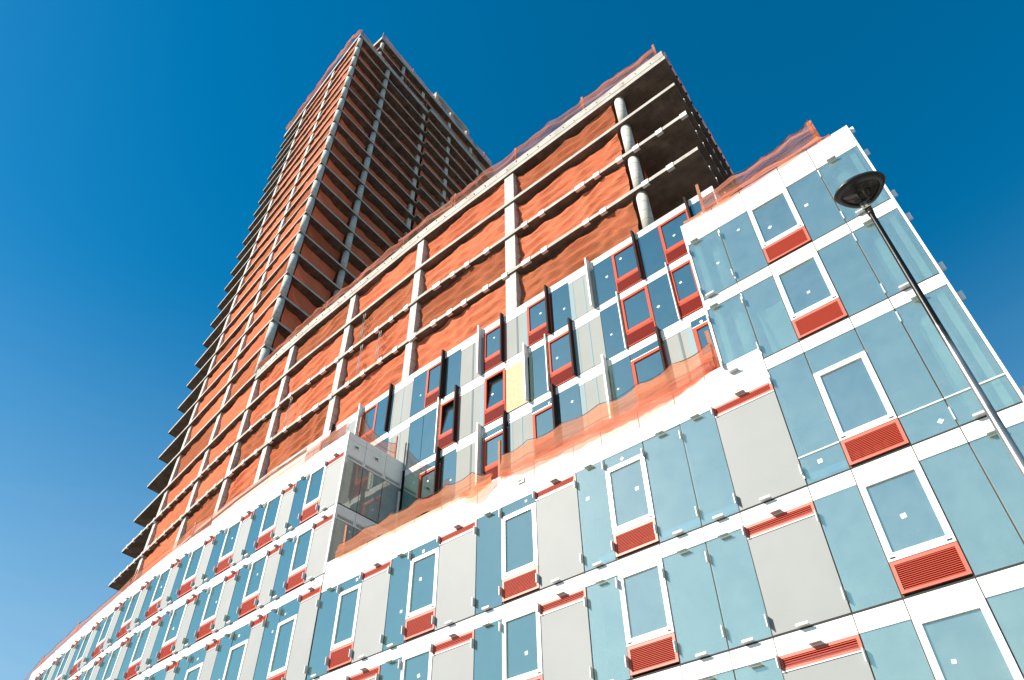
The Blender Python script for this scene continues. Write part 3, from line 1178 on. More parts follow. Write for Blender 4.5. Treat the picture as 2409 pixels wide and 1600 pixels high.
# plates and bolts along the end edge of the open slabs
for zz in (30.72, 33.62, 27.72):
    q = MB()
    for k in range(22):
        yy = 19.4 + k * .85 + random.uniform(-.1, .1)
        xx = side_x(-4.45, yy, 18.2)
        q.box(xx, xx + .03, yy - .02, yy + .02, zz + EYE + .2, zz + EYE + .34)
        q.box(xx, xx + .025, yy - .06, yy + .06, zz + EYE + .06, zz + EYE + .18)
    put('edge_fixings', q.mesh('edge_fixings', M['palefin']), BM, kind='stuff')
q = MB()
for k in range(30):
    yy = 18.9 + k * .62 + random.uniform(-.15, .15)
    xx = side_x(-4.45, yy, 18.2)
    q.box(xx, xx + .07, yy - .03, yy + .03, 36.6 + EYE, 36.8 + EYE)
put('edge_fixings', q.mesh('edge_fixings', M['dark']), BM, kind='stuff')


# ------------------------------------------------------------------ debris nets
def hn(x, s):
    return sin(x * 1.3 + s) * .5 + sin(x * 2.9 + s * 2.1) * .3 + sin(x * 6.3 + s * 3.7) * .2


def net(p0, p1, z0, z1, seed, label, group, m, bulge=.12, gap=(.05, .5), n=30, nz=9, name='debris_net'):
    """a sheet of netting tied between two plan points; hangs in long slanting folds"""
    R = random.Random(seed)
    L_ = hypot(p1[0] - p0[0], p1[1] - p0[1])
    ux, uy = (p1[0] - p0[0]) / L_, (p1[1] - p0[1]) / L_
    nx, ny = uy, -ux                                     # outward
    f1, f2, f3 = R.uniform(0, 9), R.uniform(0, 9), R.uniform(0, 9)
    k1 = R.uniform(.12, .35) * R.choice((-1, 1))
    g0, g1 = gap[0], gap[1]
    rows = []
    for j in range(nz + 1):
        v = j / nz
        row = []
        for i in range(n + 1):
            u = i / n
            e = min(u, 1 - u) * L_
            tie = min(1.0, e / .9)
            top = z1 - g0 - (g1 - g0) * (tie * (.5 + .5 * hn(u * L_ * .55, f1)))
            zz = z0 + .03 + (top - z0 - .03) * v
            xs = u * L_
            fold = sin(2 * pi * (v * 1.7 + k1 * xs * .6 + .5 * hn(xs * .28, f2)) + f3)
            fold2 = sin(2 * pi * (v * 3.4 - .12 * xs + .5 * hn(xs * .33, f1)) + f2)
            fan = sin(v * 9 + e * 3) * max(0, 1 - e / 1.2) * .06
            d = bulge * (.35 + .65 * tie) * (.62 * (1 - abs(fold)) ** 1.2 + .20 * fold2) * (1 - .25 * v) + fan + .04 * hn(xs * 1.7 + v * 5, f3)
            zz += .03 * fold2 * (0 < j < nz)
            row.append((p0[0] + ux * xs + nx * d, p0[1] + uy * xs + ny * d, zz))
        rows.append(row)
    q = MB()
    q.rings(rows, cap=False, close=False)
    o = put(name, q.mesh(name, m))
    tag(o, label, 'safety netting', group)
    # lashing cords at both column ends
    for s_, row_i in ((0, 0), (1, n)):
        for jj in (int(nz * .35), int(nz * .8)):
            if n < 40:
                continue
            q = MB()
            p = rows[jj][row_i]
            k = 1 if s_ == 0 else -1
            p2 = rows[jj][3 if s_ == 0 else n - 3]
            q.tube([(p[0] + nx * .03, p[1] + ny * .03, p[2]), ((p[0] + p2[0]) / 2 + nx * .08, (p[1] + p2[1]) / 2 + ny * .08, p[2] - .05), (p2[0] + nx * .08, p2[1] + ny * .08, p2[2])], .012, 4)
            put('cord', q.mesh('cord', M['rope']), o)
    return o


ORD = ['first', 'second', 'third', 'fourth', 'fifth', 'sixth', 'seventh', 'eighth', 'ninth', 'tenth', 'eleventh', 'twelfth', 'thirteenth',
       'fourteenth', 'fifteenth', 'sixteenth', 'seventeenth', 'eighteenth', 'nineteenth', 'twentieth', 'twenty-first', 'twenty-second', 'twenty-third', 'twenty-fourth', 'twenty-fifth', 'twenty-sixth', 'twenty-seventh', 'twenty-eighth', 'twenty-ninth', 'thirtieth']
bays = [(-14.75, -8.0), (-22.05, -15.4), (-28.75, -22.6), (-35.75, -29.3), (-40.75, -36.3)]
for b, (xa, xb) in enumerate(bays):
    for a in range(0, 8, 2):
        z0, z1 = lv[a] + EYE, lv[a + 1] + EYE
        fl = 3 - a // 2
        ya, yb = c0(xa) + OFFS + .42, c0(xb) + OFFS + .24
        if b == 0:
            yb = 18.50
        net((xa, ya), (xb, yb), z0, z1, 100 + b * 7 + a, 'rumpled orange netting, %s bay from the round column, %s floor below roof beam' % (ORD[b], ORD[fl]),
            'orange nets in the mid-rise frame', M['net'] if (b + fl) % 3 else M['netdim'], .20 if fl < 3 else .24, (.04, .62 if b < 1 else .26), 54, 24)
for a in range(2, 8, 2):
    fl = 3 - a // 2
    net((-7.5, 19.3), (-8.0, 26.5), lv[a] + EYE, lv[a + 1] + EYE, 300 + a, 'dark orange netting behind the round column, %s open floor below the roof beam' % ORD[fl],
        'orange nets in the mid-rise frame', M['netdim'], .2, (.05, .9), 24, 8)

# =====================================================================================
# 3. the tower
# =====================================================================================
BT = thing('tower', 'tall unfinished concrete tower with bare slab edges and orange netting on every floor', 'tower')
XT, YT = -41.22, c0(-41.22) + OFFS
TS = [24.72, 27.72, 30.72, 33.62, 37.10, 40.25]
z = 40.25
while z < 63:
    z += 2.945
    TS.append(z)
while z < 78:
    z += 2.89
    TS.append(z)
while z < 94:
    z += 2.775
    TS.append(z)
NT = len(TS)
TOPZ = TS[-1] + 2.75
XW = -61.3


def tower_poly(inset=0.0, step=True, yb=50.0):
    f = curve_pts(XW + inset, XT - inset, OFFS + inset)
    p = list(f)
    if step:
        p += [(side_x(XT, 33.3, YT) - inset, 33.3), (side_x(XT, 33.3, YT) + .55 - inset, 33.3), (side_x(XT, yb, YT) + .55 - inset, yb)]
    else:
        p += [(side_x(XT, yb, YT) - inset, yb)]
    p += [(XW + inset - .085 * (yb - 22), yb)]
    return p


for i, zs in enumerate(TS):
    q = MB()
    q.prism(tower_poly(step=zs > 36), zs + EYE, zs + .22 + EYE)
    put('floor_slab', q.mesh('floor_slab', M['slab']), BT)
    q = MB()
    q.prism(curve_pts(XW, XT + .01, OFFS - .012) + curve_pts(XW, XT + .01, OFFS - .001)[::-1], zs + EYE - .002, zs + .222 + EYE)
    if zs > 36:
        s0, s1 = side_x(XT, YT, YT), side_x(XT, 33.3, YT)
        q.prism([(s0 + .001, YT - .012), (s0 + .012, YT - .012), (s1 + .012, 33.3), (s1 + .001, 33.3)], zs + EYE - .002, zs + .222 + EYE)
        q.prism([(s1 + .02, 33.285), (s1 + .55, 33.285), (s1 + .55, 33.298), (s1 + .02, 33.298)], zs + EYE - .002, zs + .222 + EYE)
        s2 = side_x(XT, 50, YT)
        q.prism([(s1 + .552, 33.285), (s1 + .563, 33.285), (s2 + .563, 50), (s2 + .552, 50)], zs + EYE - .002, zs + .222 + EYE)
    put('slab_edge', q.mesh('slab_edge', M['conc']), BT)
# roof slab with upstand
q = MB()
q.prism(tower_poly(), TOPZ + EYE, TOPZ + .3 + EYE)
put('roof_slab', q.mesh('roof_slab', M['slab']), BT)
q = MB()
q.prism(curve_pts(XW, XT + .03, OFFS - .03) + curve_pts(XW, XT + .03, OFFS + .3)[::-1], TOPZ + .02 + EYE, TOPZ + .86 + EYE)
s1, s2 = side_x(XT, 33.3, YT), side_x(XT, 50, YT)
q.prism([(XT - .27, YT + .3), (XT + .03, YT + .001), (s1 + .03, 33.3), (s1 - .27, 33.3)], TOPZ + .02 + EYE, TOPZ + .86 + EYE)
q.prism([(s1 - .27, 33.301), (s1 + .58, 33.301), (s1 + .58, 33.6), (s1 - .27, 33.6)], TOPZ + .02 + EYE, TOPZ + .86 + EYE)
q.prism([(s1 + .28, 33.601), (s1 + .58, 33.601), (s2 + .58, 50), (s2 + .28, 50)], TOPZ + .02 + EYE, TOPZ + .86 + EYE)
put('roof_beam', q.mesh('roof_beam', M['conc']), BT)

# columns on the front and side
ALLZ = TS + [TOPZ]
FX = [-47.5, -55.0]
for i in range(NT):
    z0, z1 = ALLZ[i] + .22 + EYE, ALLZ[i + 1] + EYE
    lowz = ALLZ[i] < 36.9
    for cxr in FX:
        dx = .9 if ALLZ[i] < 40 and cxr > -50 else (.9 if ALLZ[i] < 40 else (.3 if ALLZ[i] < 50 else 0))
        y = c0(cxr) + OFFS + .08
        rot = atan2(c0(cxr) - c0(cxr - 1.2), 1.2)
        me = shared((z1 - z0,), lambda q: q.box(-.62, 0, 0, .62, 0, z1 - z0), 'column', M['colc'])
        put('column', me, BT, (cxr + dx * .6, y, z0), rot)
    if not lowz:
        me = shared((z1 - z0, 'r'), lambda q: q.cyl(0, 0, .33, 0, z1 - z0, n=24), 'round_column', M['colc'])
        put('round_column', me, BT, (XT - .40, YT + .40, z0))
        put('round_column', me, BT, (side_x(XT, 25.2, YT) - .42, 25.2, z0))
        for yy, off in ((33.05, -.5), (38.1, .1), (44.9, .1)):
            me2 = shared((z1 - z0, 'q'), lambda q: q.box(-.4, 0, -.26, .26, 0, z1 - z0), 'column', M['colc'])
            put('column', me2, BT, (side_x(XT, yy, YT) + off, yy, z0))
    # dim cores behind the nets
    if i % 1 == 0:
        q = MB()
        q.box(-57, -46.5, 27.5, 40, z0, z1)
        put('core_wall', shared((z1 - z0, 'core'), lambda q: q.box(-57, -46.5, 27.5, 40, 0, z1 - z0), 'core_wall', M['block']), BT, (0, 0, z0))
# plates on the lowest slab edges
for zz in (27.72, 30.72):
    for k in range(14):
        xx = -42.3 - k * 1.36 + random.uniform(-.15, .15)
        w = .34
        put('anchor_plate', shared((w,), None, 'anchor_plate', M['palefin']), BT, (xx, c0(xx) + OFFS, zz + EYE), atan2(c0(xx + .5) - c0(xx - .5), 1))

# tower nets
for i in range(NT):
    z0, z1 = ALLZ[i] + .22 + EYE, ALLZ[i + 1] + EYE
    dxs = .54 if ALLZ[i] < 40 else (.18 if ALLZ[i] < 50 else 0)
    fl = NT - 1 - i
    wh = ORD[fl] + ' storey below roof'
    if ALLZ[i] < 36.9:
        xr, yr = -41.35, c0(-41.35) + OFFS + .3
    else:
        xr, yr = XT - .75, YT + .24
    spans = [((FX[0] + dxs, c0(FX[0]) + OFFS + .32), (xr, yr), 'bay beside the corner column'),
             ((FX[1] + dxs, c0(FX[1]) + OFFS + .32), (FX[0] - .62 + dxs, c0(FX[0] - .6) + OFFS + .22), 'bay at the far end')]
    for s, (pa, pb, w_) in enumerate(spans):
        hi = 30 if ALLZ[i] < 60 else 22
        net(pa, pb, z0, z1, 1000 + i * 5 + s, 'orange netting on the tower front, %s, %s' % (w_, wh), 'orange nets on the tower front',
            M['net'] if (i + s) % 4 else M['netdim'], .17, (.03, .26), hi, 12 if hi == 30 else 8)
    if ALLZ[i] < 36.9:
        continue
    sd = [((XT - .8, YT + 1.1), (side_x(XT, 24.8, YT) - .95, 24.8), 'first'),
          ((side_x(XT, 25.7, YT) - .95, 25.7), (side_x(XT, 32.7, YT) - .95, 32.7), 'second'),
          ((side_x(XT, 33.6, YT) - .3, 33.6), (side_x(XT, 37.7, YT) - .3, 37.7), 'third'),
          ((side_x(XT, 38.5, YT) - .3, 38.5), (side_x(XT, 49.5, YT) - .3, 49.5), 'fourth')]
    for s, (pa, pb, w_) in enumerate(sd):
        if s == 3 and ALLZ[i] < 62:
            continue
        if s == 2 and ALLZ[i] < 45:
            continue
        net(pa, pb, z0, z1, 3000 + i * 5 + s, 'shaded netting on the tower side, %s bay from the corner, %s' % (w_, wh), 'orange nets on the tower side',
            M['net'] if (i + s) % 5 else M['netdim'], .2, (.04, .3), 18, 6)

# penthouse storeys set back on the roof
BP = thing('penthouse', 'unfinished two-storey concrete penthouse standing set back on the tower roof', 'building')
XP, YP = -41.85, 22.95
P0z, P1z, P2z = TOPZ + .3, TOPZ + 3.35, TOPZ + 6.35


def pent_poly():
    return [(-58, YP), (XP, YP), (side_x(XP, 50, YP), 50), (-60, 50)]


for zz, t in ((P1z, .24), (P2z, .75)):
    q = MB()
    q.prism(pent_poly(), zz + EYE, zz + t + EYE)
    put('floor_slab', q.mesh('floor_slab', M['slab']), BP)
    q = MB()
    q.prism([(-58, YP - .014), (XP, YP - .014), (XP, YP - .001), (-58, YP - .001)], zz + EYE, zz + t + EYE + .003)
    q.prism([(XP + .001, YP - .014), (XP + .014, YP - .014), (side_x(XP, 50, YP) + .014, 50), (side_x(XP, 50, YP) + .001, 50)], zz + EYE, zz + t + EYE + .003)
    put('slab_edge', q.mesh('slab_edge', M['conc']), BP)
for a, b in ((P0z + .01, P1z), (P1z + .24, P2z)):
    for yy in (YP + .55, 28.0, ):
        q = MB()
        q.cyl(side_x(XP, yy, YP) - .42, yy, .26, a + EYE, b + EYE, n=20)
        put('round_column', q.mesh('round_column', M['colc']), BP)
    for yy in (32.6, 38.8, 44.2):
        q = MB()
        xx = side_x(XP, yy, YP) - .5
        q.box(xx - .4, xx, yy - .27, yy + .27, a + EYE, b + EYE)
        put('column', q.mesh('column', M['colc']), BP)
    q = MB()
    q.box(-54, -46.5, 28, 44, a + EYE, b + EYE)
    put('core_wall', q.mesh('core_wall', M['block']), BP)
    ys = [YP + 1.0, 27.5, 28.5, 32.2, 33.0, 38.4, 39.2, 43.8, 44.6, 49.5]
    for s in range(5):
        net((side_x(XP, ys[2 * s], YP) - .7, ys[2 * s]), (side_x(XP, ys[2 * s + 1], YP) - .7, ys[2 * s + 1]), a + EYE, b + EYE, 5000 + s + int(a * 10),
            'dark orange netting in the penthouse side, %s bay from its corner, %s storey' % (ORD[s], 'lower' if a < P1z else 'upper'), 'orange nets in the penthouse', M['netdim'], .15, (.04, .5), 14, 6)
    net((-57, YP + .9), (XP - 1.0, YP + .9), a + EYE, b + EYE, 5100 + int(a), 'orange netting across the penthouse front, %s storey' % ('lower' if a < P1z else 'upper'),
        'orange nets in the penthouse', M['net'], .15, (.04, .3), 40, 6)

# concrete portal frame of the future machine room
PF = thing('portal_frame', 'pale open concrete portal frame standing on the penthouse roof against the sky', 'frame', loc=(-43.7, 36, P2z + .75 + EYE))
fz = P2z + .75 + EYE
TOPF = 109.0 + EYE
pts = [(-43.62, 35.7), (-43.95, 39.4), (-44.28, 43.4)]
for px, py in pts:
    q = MB()
    q.box(px - .45 + 43.7, px + 43.7, py - .3 - 36, py + .3 - 36, 0, TOPF - fz - .55)
    put('post', q.mesh('post', M['conc']), PF)
q = MB()
q.prism([(pts[0][0] - .45 + 43.7, pts[0][1] - .3 - 36), (pts[0][0] + 43.7, pts[0][1] - .3 - 36), (pts[2][0] + 43.7, pts[2][1] + .3 - 36), (pts[2][0] - .45 + 43.7, pts[2][1] + .3 - 36)], TOPF - fz - .55, TOPF - fz)
put('beam', q.mesh('beam', M['conc']), PF)
q = MB()
q.box(-5, -.37, -.6, -.2, TOPF - fz - .55, TOPF - fz - .01)
put('beam', q.mesh('beam', M['conc']), PF)
q = MB()
q.box(-5.5, -5.0, -.6, -.1, 0, TOPF - fz)
put('post', q.mesh('post', M['conc']), PF)
q = MB()
for s in range(10):
    yy = 3.4 + s * .35
    q.box(-.2 - .03 * s, -.14 - .03 * s, yy, yy + .06, .5, 1.4)
q.tube([(-.1, 0, 1.2), (-.5, 7.3, 1.2)], .05)
q.tube([(-3.3, -3.0, 1.6), (-1.2, -.6, 2.9)], .06)
put('loose_rods', q.mesh('loose_rods', M['rope']), PF, kind='stuff')

# =====================================================================================
# 4. guard posts and the nets strung along the parapets
# =====================================================================================
def post(x, y, z0, z1, label, group, w=.09, lean=0.0):
    h = z1 - z0
    q = MB()
    q.box(-w / 2, w / 2, -.03, .03, 0, h)
    q.box(-w / 2 - .015, w / 2 + .015, -.045, .045, 0, .10)
    q.box(-w / 2 - .004, w / 2 + .004, -.034, .034, h * .62, h * .62 + .03)
    o = put('guard_post', q.mesh('guard_post', M['wood']), None, (x, y, z0))
    o.rotation_euler = (lean * .4, lean, random.uniform(-.2, .2))
    tag(o, label, 'guard post', group)
    return o


def strip_net(pts, z0s, z1s, seed, label, group, m, bulge=.15, out=0.0, per=9, nz=7, cables=True, name='parapet_net'):
    """net strip following plan points; z0s / z1s give foot and top heights at each point"""
    R = random.Random(seed)
    f1, f2, f3 = R.uniform(0, 9), R.uniform(0, 9), R.uniform(0, 9)
    P, A, B, D = [], [], [], 0
    for i in range(len(pts) - 1):
        for k in range(per):
            t = k / per
            P.append((pts[i][0] * (1 - t) + pts[i + 1][0] * t, pts[i][1] * (1 - t) + pts[i + 1][1] * t))
            A.append(z0s[i] * (1 - t) + z0s[i + 1] * t)
            B.append(z1s[i] * (1 - t) + z1s[i + 1] * t - .12 * sin(pi * t))
    P.append(pts[-1])
    A.append(z0s[-1])
    B.append(z1s[-1])
    rows = []
    n = len(P)
    for j in range(nz + 1):
        v = j / nz
        row = []
        xs = 0
        for i in range(n):
            if i:
                xs += hypot(P[i][0] - P[i - 1][0], P[i][1] - P[i - 1][1])
            a, b = P[max(i - 1, 0)], P[min(i + 1, n - 1)]
            l = hypot(b[0] - a[0], b[1] - a[1]) or 1
            nx, ny = (b[1] - a[1]) / l, -(b[0] - a[0]) / l
            fold = sin(2 * pi * (v * 1.6 + .16 * xs + .25 * hn(xs * .5, f2)) + f3)
            d = out * (1 - v) + bulge * sin(pi * min(1, v * 1.1)) * (.6 + .5 * hn(xs * .8, f1)) + bulge * .4 * fold + .02 * hn(xs * 4 + v * 7, f2)
            zz = A[i] + (B[i] - A[i]) * v + (.06 * hn(xs * 2.1, f1) if j == 0 else 0) + (.05 * hn(xs * 1.3, f2) if j == nz else 0)
            row.append((P[i][0] + nx * d, P[i][1] + ny * d, zz))
        rows.append(row)
    q = MB()
    q.rings(rows, cap=False, close=False)
    o = put(name, q.mesh(name, m))
    tag(o, label, 'safety netting', group)
    if cables:
        q = MB()
        for fr in (.45, 1.0):
            q.tube([(P[i][0], P[i][1] - .02, A[i] + (B[i] - A[i]) * fr + .01) for i in range(n)], .011, 4)
        put('cable', q.mesh('cable', M['rope']), o)
    return o


ZR = 37.42 + EYE
gp = 'guard posts on the mid-rise roof'
nth = ['nearest the overhanging corner', 'second from the overhanging corner', 'third from the overhanging corner', 'fourth from the overhanging corner', 'fifth from the overhanging corner', 'sixth from the overhanging corner, near the tower']
PX = [(-4.87, 38.9), (-9.6, 39.2), (-14.55, 38.95), (-19.5, 38.95), (-24.2, 38.6), (-32.4, 38.55)]
for i, (px, pz) in enumerate(PX):
    post(px, c0(px) + OFFS + .12, ZR - .1, pz + EYE - (.15 if i == 1 else 0), 'reddish timber post on the mid-rise roof edge, ' + nth[i], gp, .13)
# roof net in lengths between posts
rp = [-4.9, -7.3, -9.6, -12, -14.55, -17, -19.5, -21.8, -24.2, -28, -32.4, -36.5, -40.6]
rt = [38.3, 38.55, 38.45, 38.75, 38.5, 38.8, 38.5, 38.6, 38.3, 38.3, 38.15, 38.1, 37.7]
for s in range(6):
    a = s * 2
    ids = [a + 2, a + 1, a]
    strip_net([(rp[k], c0(rp[k]) + OFFS + .05) for k in ids], [ZR - .03] * 3, [rt[k] + EYE for k in ids], 700 + s,
              'sheer rumpled netting along the mid-rise roof edge, %s length from the overhanging corner' % ORD[s], 'nets along the mid-rise roof edge',
              M['netsheer'], .28, .06, 12, 8)
strip_net([(-4.6, 18.4), (-5.2, 25.5), (-6.2, 38)], [ZR - .1] * 3, [ZR + .35] * 3, 760, 'scraps of sheer netting behind the overhanging roof corner', 'nets along the mid-rise roof edge', M['netsheer'], .15, .05, 10, 5)

# corner block roof
zr = Z['T']
post(-.21, 15.22, zr - .05, 21.55 + EYE - .55, 'stout reddish post on the corner block roof, near its outer corner', 'guard posts on the corner block roof', .16)
post(-4.22, 15.22, zr - .1, 21.35 + EYE, 'leaning reddish post on the corner block roof beside the open slabs', 'guard posts on the corner block roof', .10, .03)
strip_net([(-4.15, 15.12), (-2.9, 15.12), (-1.9, 15.12), (-.9, 15.12), (-.2, 15.12)], [zr - .02, zr - .02, zr + .0, zr + .02, zr], [zr + .87, zr + 1.08, zr + 1.02, zr + 1.25, zr + 1.35], 800,
          'purple-tinged sheer netting draped between the two posts on the corner block roof', None, M['netsheer'], .22, .12, 10, 9)
strip_net([(-4.9, 15.06), (-3.4, 15.0), (-2.0, 14.98), (-.2, 15.0), (.1, 15.02)], [zr - .05, zr - .08, zr - .06, zr - .02, zr - .02], [zr + .2, zr + .28, zr + .3, zr + .28, zr + .05], 801,
          'bunched orange hem of netting lying along the corner block parapet', None, M['netpale'], .06, .06, 10, 5, False)
# low parapet
zp = Z['B'] + .38
gm = 'guard posts on the low parapet'
post(-20.8, 15.12, zp - .05, zp + 1.35, 'timber post on the low parapet beside the dark glass end wall', gm, .09, -.05)
post(-13.11, 15.14, zp - .05, zp + 1.55, 'timber post midway along the low parapet where the netting is gathered', gm, .11)
post(-5.15, 15.14, zp - .02, zp + 1.6, 'timber post on the low parapet against the corner block', gm, .11, -.04)
mp = [(-21.0, 15.02), (-19.6, 15.0), (-18.2, 15), (-16.8, 15), (-15.4, 15), (-14.2, 15.0), (-13.35, 15.05)]
strip_net(mp, [zp - .08] * 7, [zp + .55, zp + .72, zp + .72, zp + .74, zp + .72, zp + .70, zp + .35], 820,
          'taut orange netting on the low parapet from the glass end wall to the middle post', 'nets along the low parapet', M['netpale'], .05, .09, 10, 8)
mp = [(-12.95, 15.05), (-11.8, 15.0), (-10.4, 15), (-9, 15), (-7.6, 15), (-6.4, 15.0), (-5.2, 15.1)]
strip_net(mp, [zp - .1, zp - .12, zp - .18, zp - .22, zp - .22, zp - .15, zp + .05], [zp + .85, zp + .85, zp + .82, zp + .82, zp + .84, zp + .90, zp + 1.05], 821,
          'taut orange netting on the low parapet from the middle post to the corner block', 'nets along the low parapet', M['netpale'], .05, .10, 12, 8)
mp = [(-12.9, 14.93), (-11.8, 14.88), (-10.4, 14.85), (-9, 14.84), (-7.6, 14.85), (-6.4, 14.9), (-5.3, 14.97)]
strip_net(mp, [zp - .12, zp - .42, zp - .50, zp - .52, zp - .50, zp - .38, zp + .02], [zp + .12, zp + .15, zp + .1, zp + .1, zp + .12, zp + .2, zp + .5], 822,
          'loose sheer hem of netting drooping over the low parapet face', 'nets along the low parapet', M['netsheer'], .07, .03, 12, 6, False)
strip_net([(-14.6, 14.93), (-13.9, 14.85), (-13.2, 14.88)], [zp - .25, zp - .45, zp - .2], [zp + .1, zp + .05, zp + .2], 823, 'torn tuft of orange netting hanging below the middle post', None, M['netpale'], .12, .05, 8, 5, False)
# far parapet
zl = 19.42 + EYE
fl_ = [(-35.1, 1.2, 'beside the second netted bay'), (-42.2, 1.15, 'below the tower corner'), (-51.3, 1.05, 'against the sky beyond the tower'), (-58.1, .95, 'at the far end of the street block')]
for px, h, w_ in fl_:
    post(px, c0(px) + .15, zl - .05, zl + h, 'thin timber post on the far parapet ' + w_, 'guard posts on the far parapet', .12, -.03)
fx = [-21.8, -24.5, -28, -31.5, -35.1, -38.6, -42.2, -46.8, -51.3, -54.7, -58.1, -61]
ft = [.85, .95, .9, 1.0, .95, .6, .75, .6, .85, .75, .75, .3]
wnm = ['beside the glass end wall', 'in front of the netted bays', 'below the tower corner', 'below the tower', 'against the sky', 'at its far end']
for s in range(6):
    ids = [k for k in (s * 2 + 2, s * 2 + 1, s * 2) if k < len(fx)]
    strip_net([(fx[k], c0(fx[k]) + .08) for k in ids], [zl - .06] * len(ids), [zl + ft[k] for k in ids], 840 + s,
              'pale sheer netting along the far curved parapet, %s' % wnm[s], 'nets along the far parapet', M['netsheer'], .06, .08, 12, 6)
# net turning the corner over the glass end wall
strip_net([(-21.72, 15.7), (-21.7, 16.7), (-21.72, 17.8)], [zl - .05] * 3, [zl + 1.25, zl + .72, zl + .95], 860, 'dark sheer sagging net strung over the glass end wall roof edge', None, M['netsheer'], .03, .0, 12, 7)
post(-21.78, 15.65, zl - .3, zl + 1.25, 'thin reddish post at the street corner of the glass end wall roof', 'guard posts over the glass end wall', .07)
post(-21.78, 17.82, zl - .1, zl + 1.4, 'thin reddish post over the back of the glass end wall', 'guard posts over the glass end wall', .07)
# tower roof edge
tz = TOPZ + .86 + EYE
strip_net([(-60.5, c0(-60.5) + 3.1), (-54, c0(-54) + 3.1), (-50, c0(-50) + 3.05), (-46, c0(-46) + 3.0), (-43, c0(-43) + 3.05), (XT, YT)], [tz - .1, tz - .1, tz - .05, tz, tz - .05, tz - .1], [tz + .5, tz + .9, tz + 1.5, tz + 1.9, tz + 1.6, tz + 1.2], 900,
          'sheer netting billowing over the front roof edge of the tower', 'nets around the tower roof', M['netsheer'], .35, .03, 10, 8)
strip_net([(XT + .02, YT + .2), (-41.9, 26), (-42.4, 33)], [tz - .1] * 3, [tz + .7, tz + .6, tz + .7], 901, 'sheer netting along the side roof edge of the tower', 'nets around the tower roof', M['netsheer'], .1, .0, 10, 6)
pz = P2z + .75 + EYE
strip_net([(XP + .02, YP + .2), (-42.9, 34), (-44.0, 49)], [pz - .1] * 3, [pz + .9, pz + .8, pz + .8], 902, 'sheer netting along the penthouse roof edge', 'nets around the tower roof', M['netsheer'], .1, .0, 14, 6)
for (px, py, z0_, h, w_) in ((XT - .1, YT + .1, tz, 1.3, 'on the front corner of the tower roof'), (XP - .1, YP + .1, pz, 1.5, 'on the front corner of the penthouse roof'),
                             (-42.55, 29.6, pz, 1.4, 'on the penthouse roof edge, first behind its corner'), (-43.1, 34.2, pz, 1.3, 'on the penthouse roof edge beside the portal frame'),
                             (-41.85, 28.2, tz, 1.6, 'on the tower side roof edge, first of a close pair'), (-41.92, 29.0, tz, 1.6, 'on the tower side roof edge, second of a close pair'),
                             (-42.1, 32.6, tz, 1.7, 'on the tower side roof edge at the step'), (-43.6, 44.5, tz - 1.2, 1.6, 'far back on the tower side roof edge'), (-43.9, 47, pz, 1.2, 'far back on the penthouse roof edge')):
    post(px, py, z0_ - .05, z0_ + h, 'small reddish post ' + w_, 'guard posts around the tower roof', .13)

# =====================================================================================
# 5. street lamp
# =====================================================================================
S = 1.25
LX, LY, LZ = -.01 * S, 6.66 * S, 7.3 * S + EYE
lamp = thing('street_lamp', 'street lamp with teardrop head and weathered steel pole, number 15 below the head', 'street lamp', loc=(LX, LY, 0))
q = MB()
rg = []
for zz, r in ((0, .10), (.5, .095), (3.5, .062), (6.5, .049), (LZ - .42, .037), (LZ - .2, .036)):
    rg.append([(r * cos(2 * pi * i / 20), r * sin(2 * pi * i / 20), zz) for i in range(20)])
q.rings(rg)
put('pole', q.mesh('pole', M['galv']), lamp)
q = MB()
q.cyl(0, 0, .17, 0, .03, n=20)
q.cyl(0, 0, .12, .03, .35, .10, n=20)
put('pole_base', q.mesh('pole_base', M['galv']), lamp)
# head outline in plan (metres from the pole), seen from below
OUT = [(-.269, -.15), (-.262, -.195), (-.224, -.251), (-.161, -.298), (-.081, -.329), (.002, -.34), (.095, -.329), (.196, -.294), (.272, -.242), (.317, -.178), (.334, -.111),
       (.325, -.066), (.286, -.001), (.227, .067), (.153, .13), (.078, .165), (.0, .17), (-.07, .145), (-.13, .105), (-.201, .015), (-.245, -.075)]
LEN = [(-.178, -.115), (-.173, -.152), (-.150, -.180), (-.108, -.208), (-.064, -.226), (.0, -.237), (.07, -.232), (.129, -.219), (.190, -.190), (.232, -.145), (.245, -.105),
       (.240, -.064), (.215, -.025), (.175, .027), (.120, .080), (.060, .108), (.0, .100), (-.050, .085), (-.095, .05), (-.140, -.01), (-.165, -.065)]
OUT = [(x * S, y * S) for x, y in OUT]
LEN = [(x * S, y * S) for x, y in LEN]


def chaikin(p):
    for _ in range(2):
        q_ = []
        for i in range(len(p)):
            a, b = p[i], p[(i + 1) % len(p)]
            q_ += [(.75 * a[0] + .25 * b[0], .75 * a[1] + .25 * b[1]), (.25 * a[0] + .75 * b[0], .25 * a[1] + .75 * b[1])]
        p = q_
    return p


OUT, LEN = chaikin(OUT), chaikin(LEN)
ccx, ccy = sum(p[0] for p in OUT) / 84, sum(p[1] for p in OUT) / 84


def rr(pts, k, z):
    return [(ccx + (x - ccx) * k, ccy + (y - ccy) * k, z) for x, y in pts]


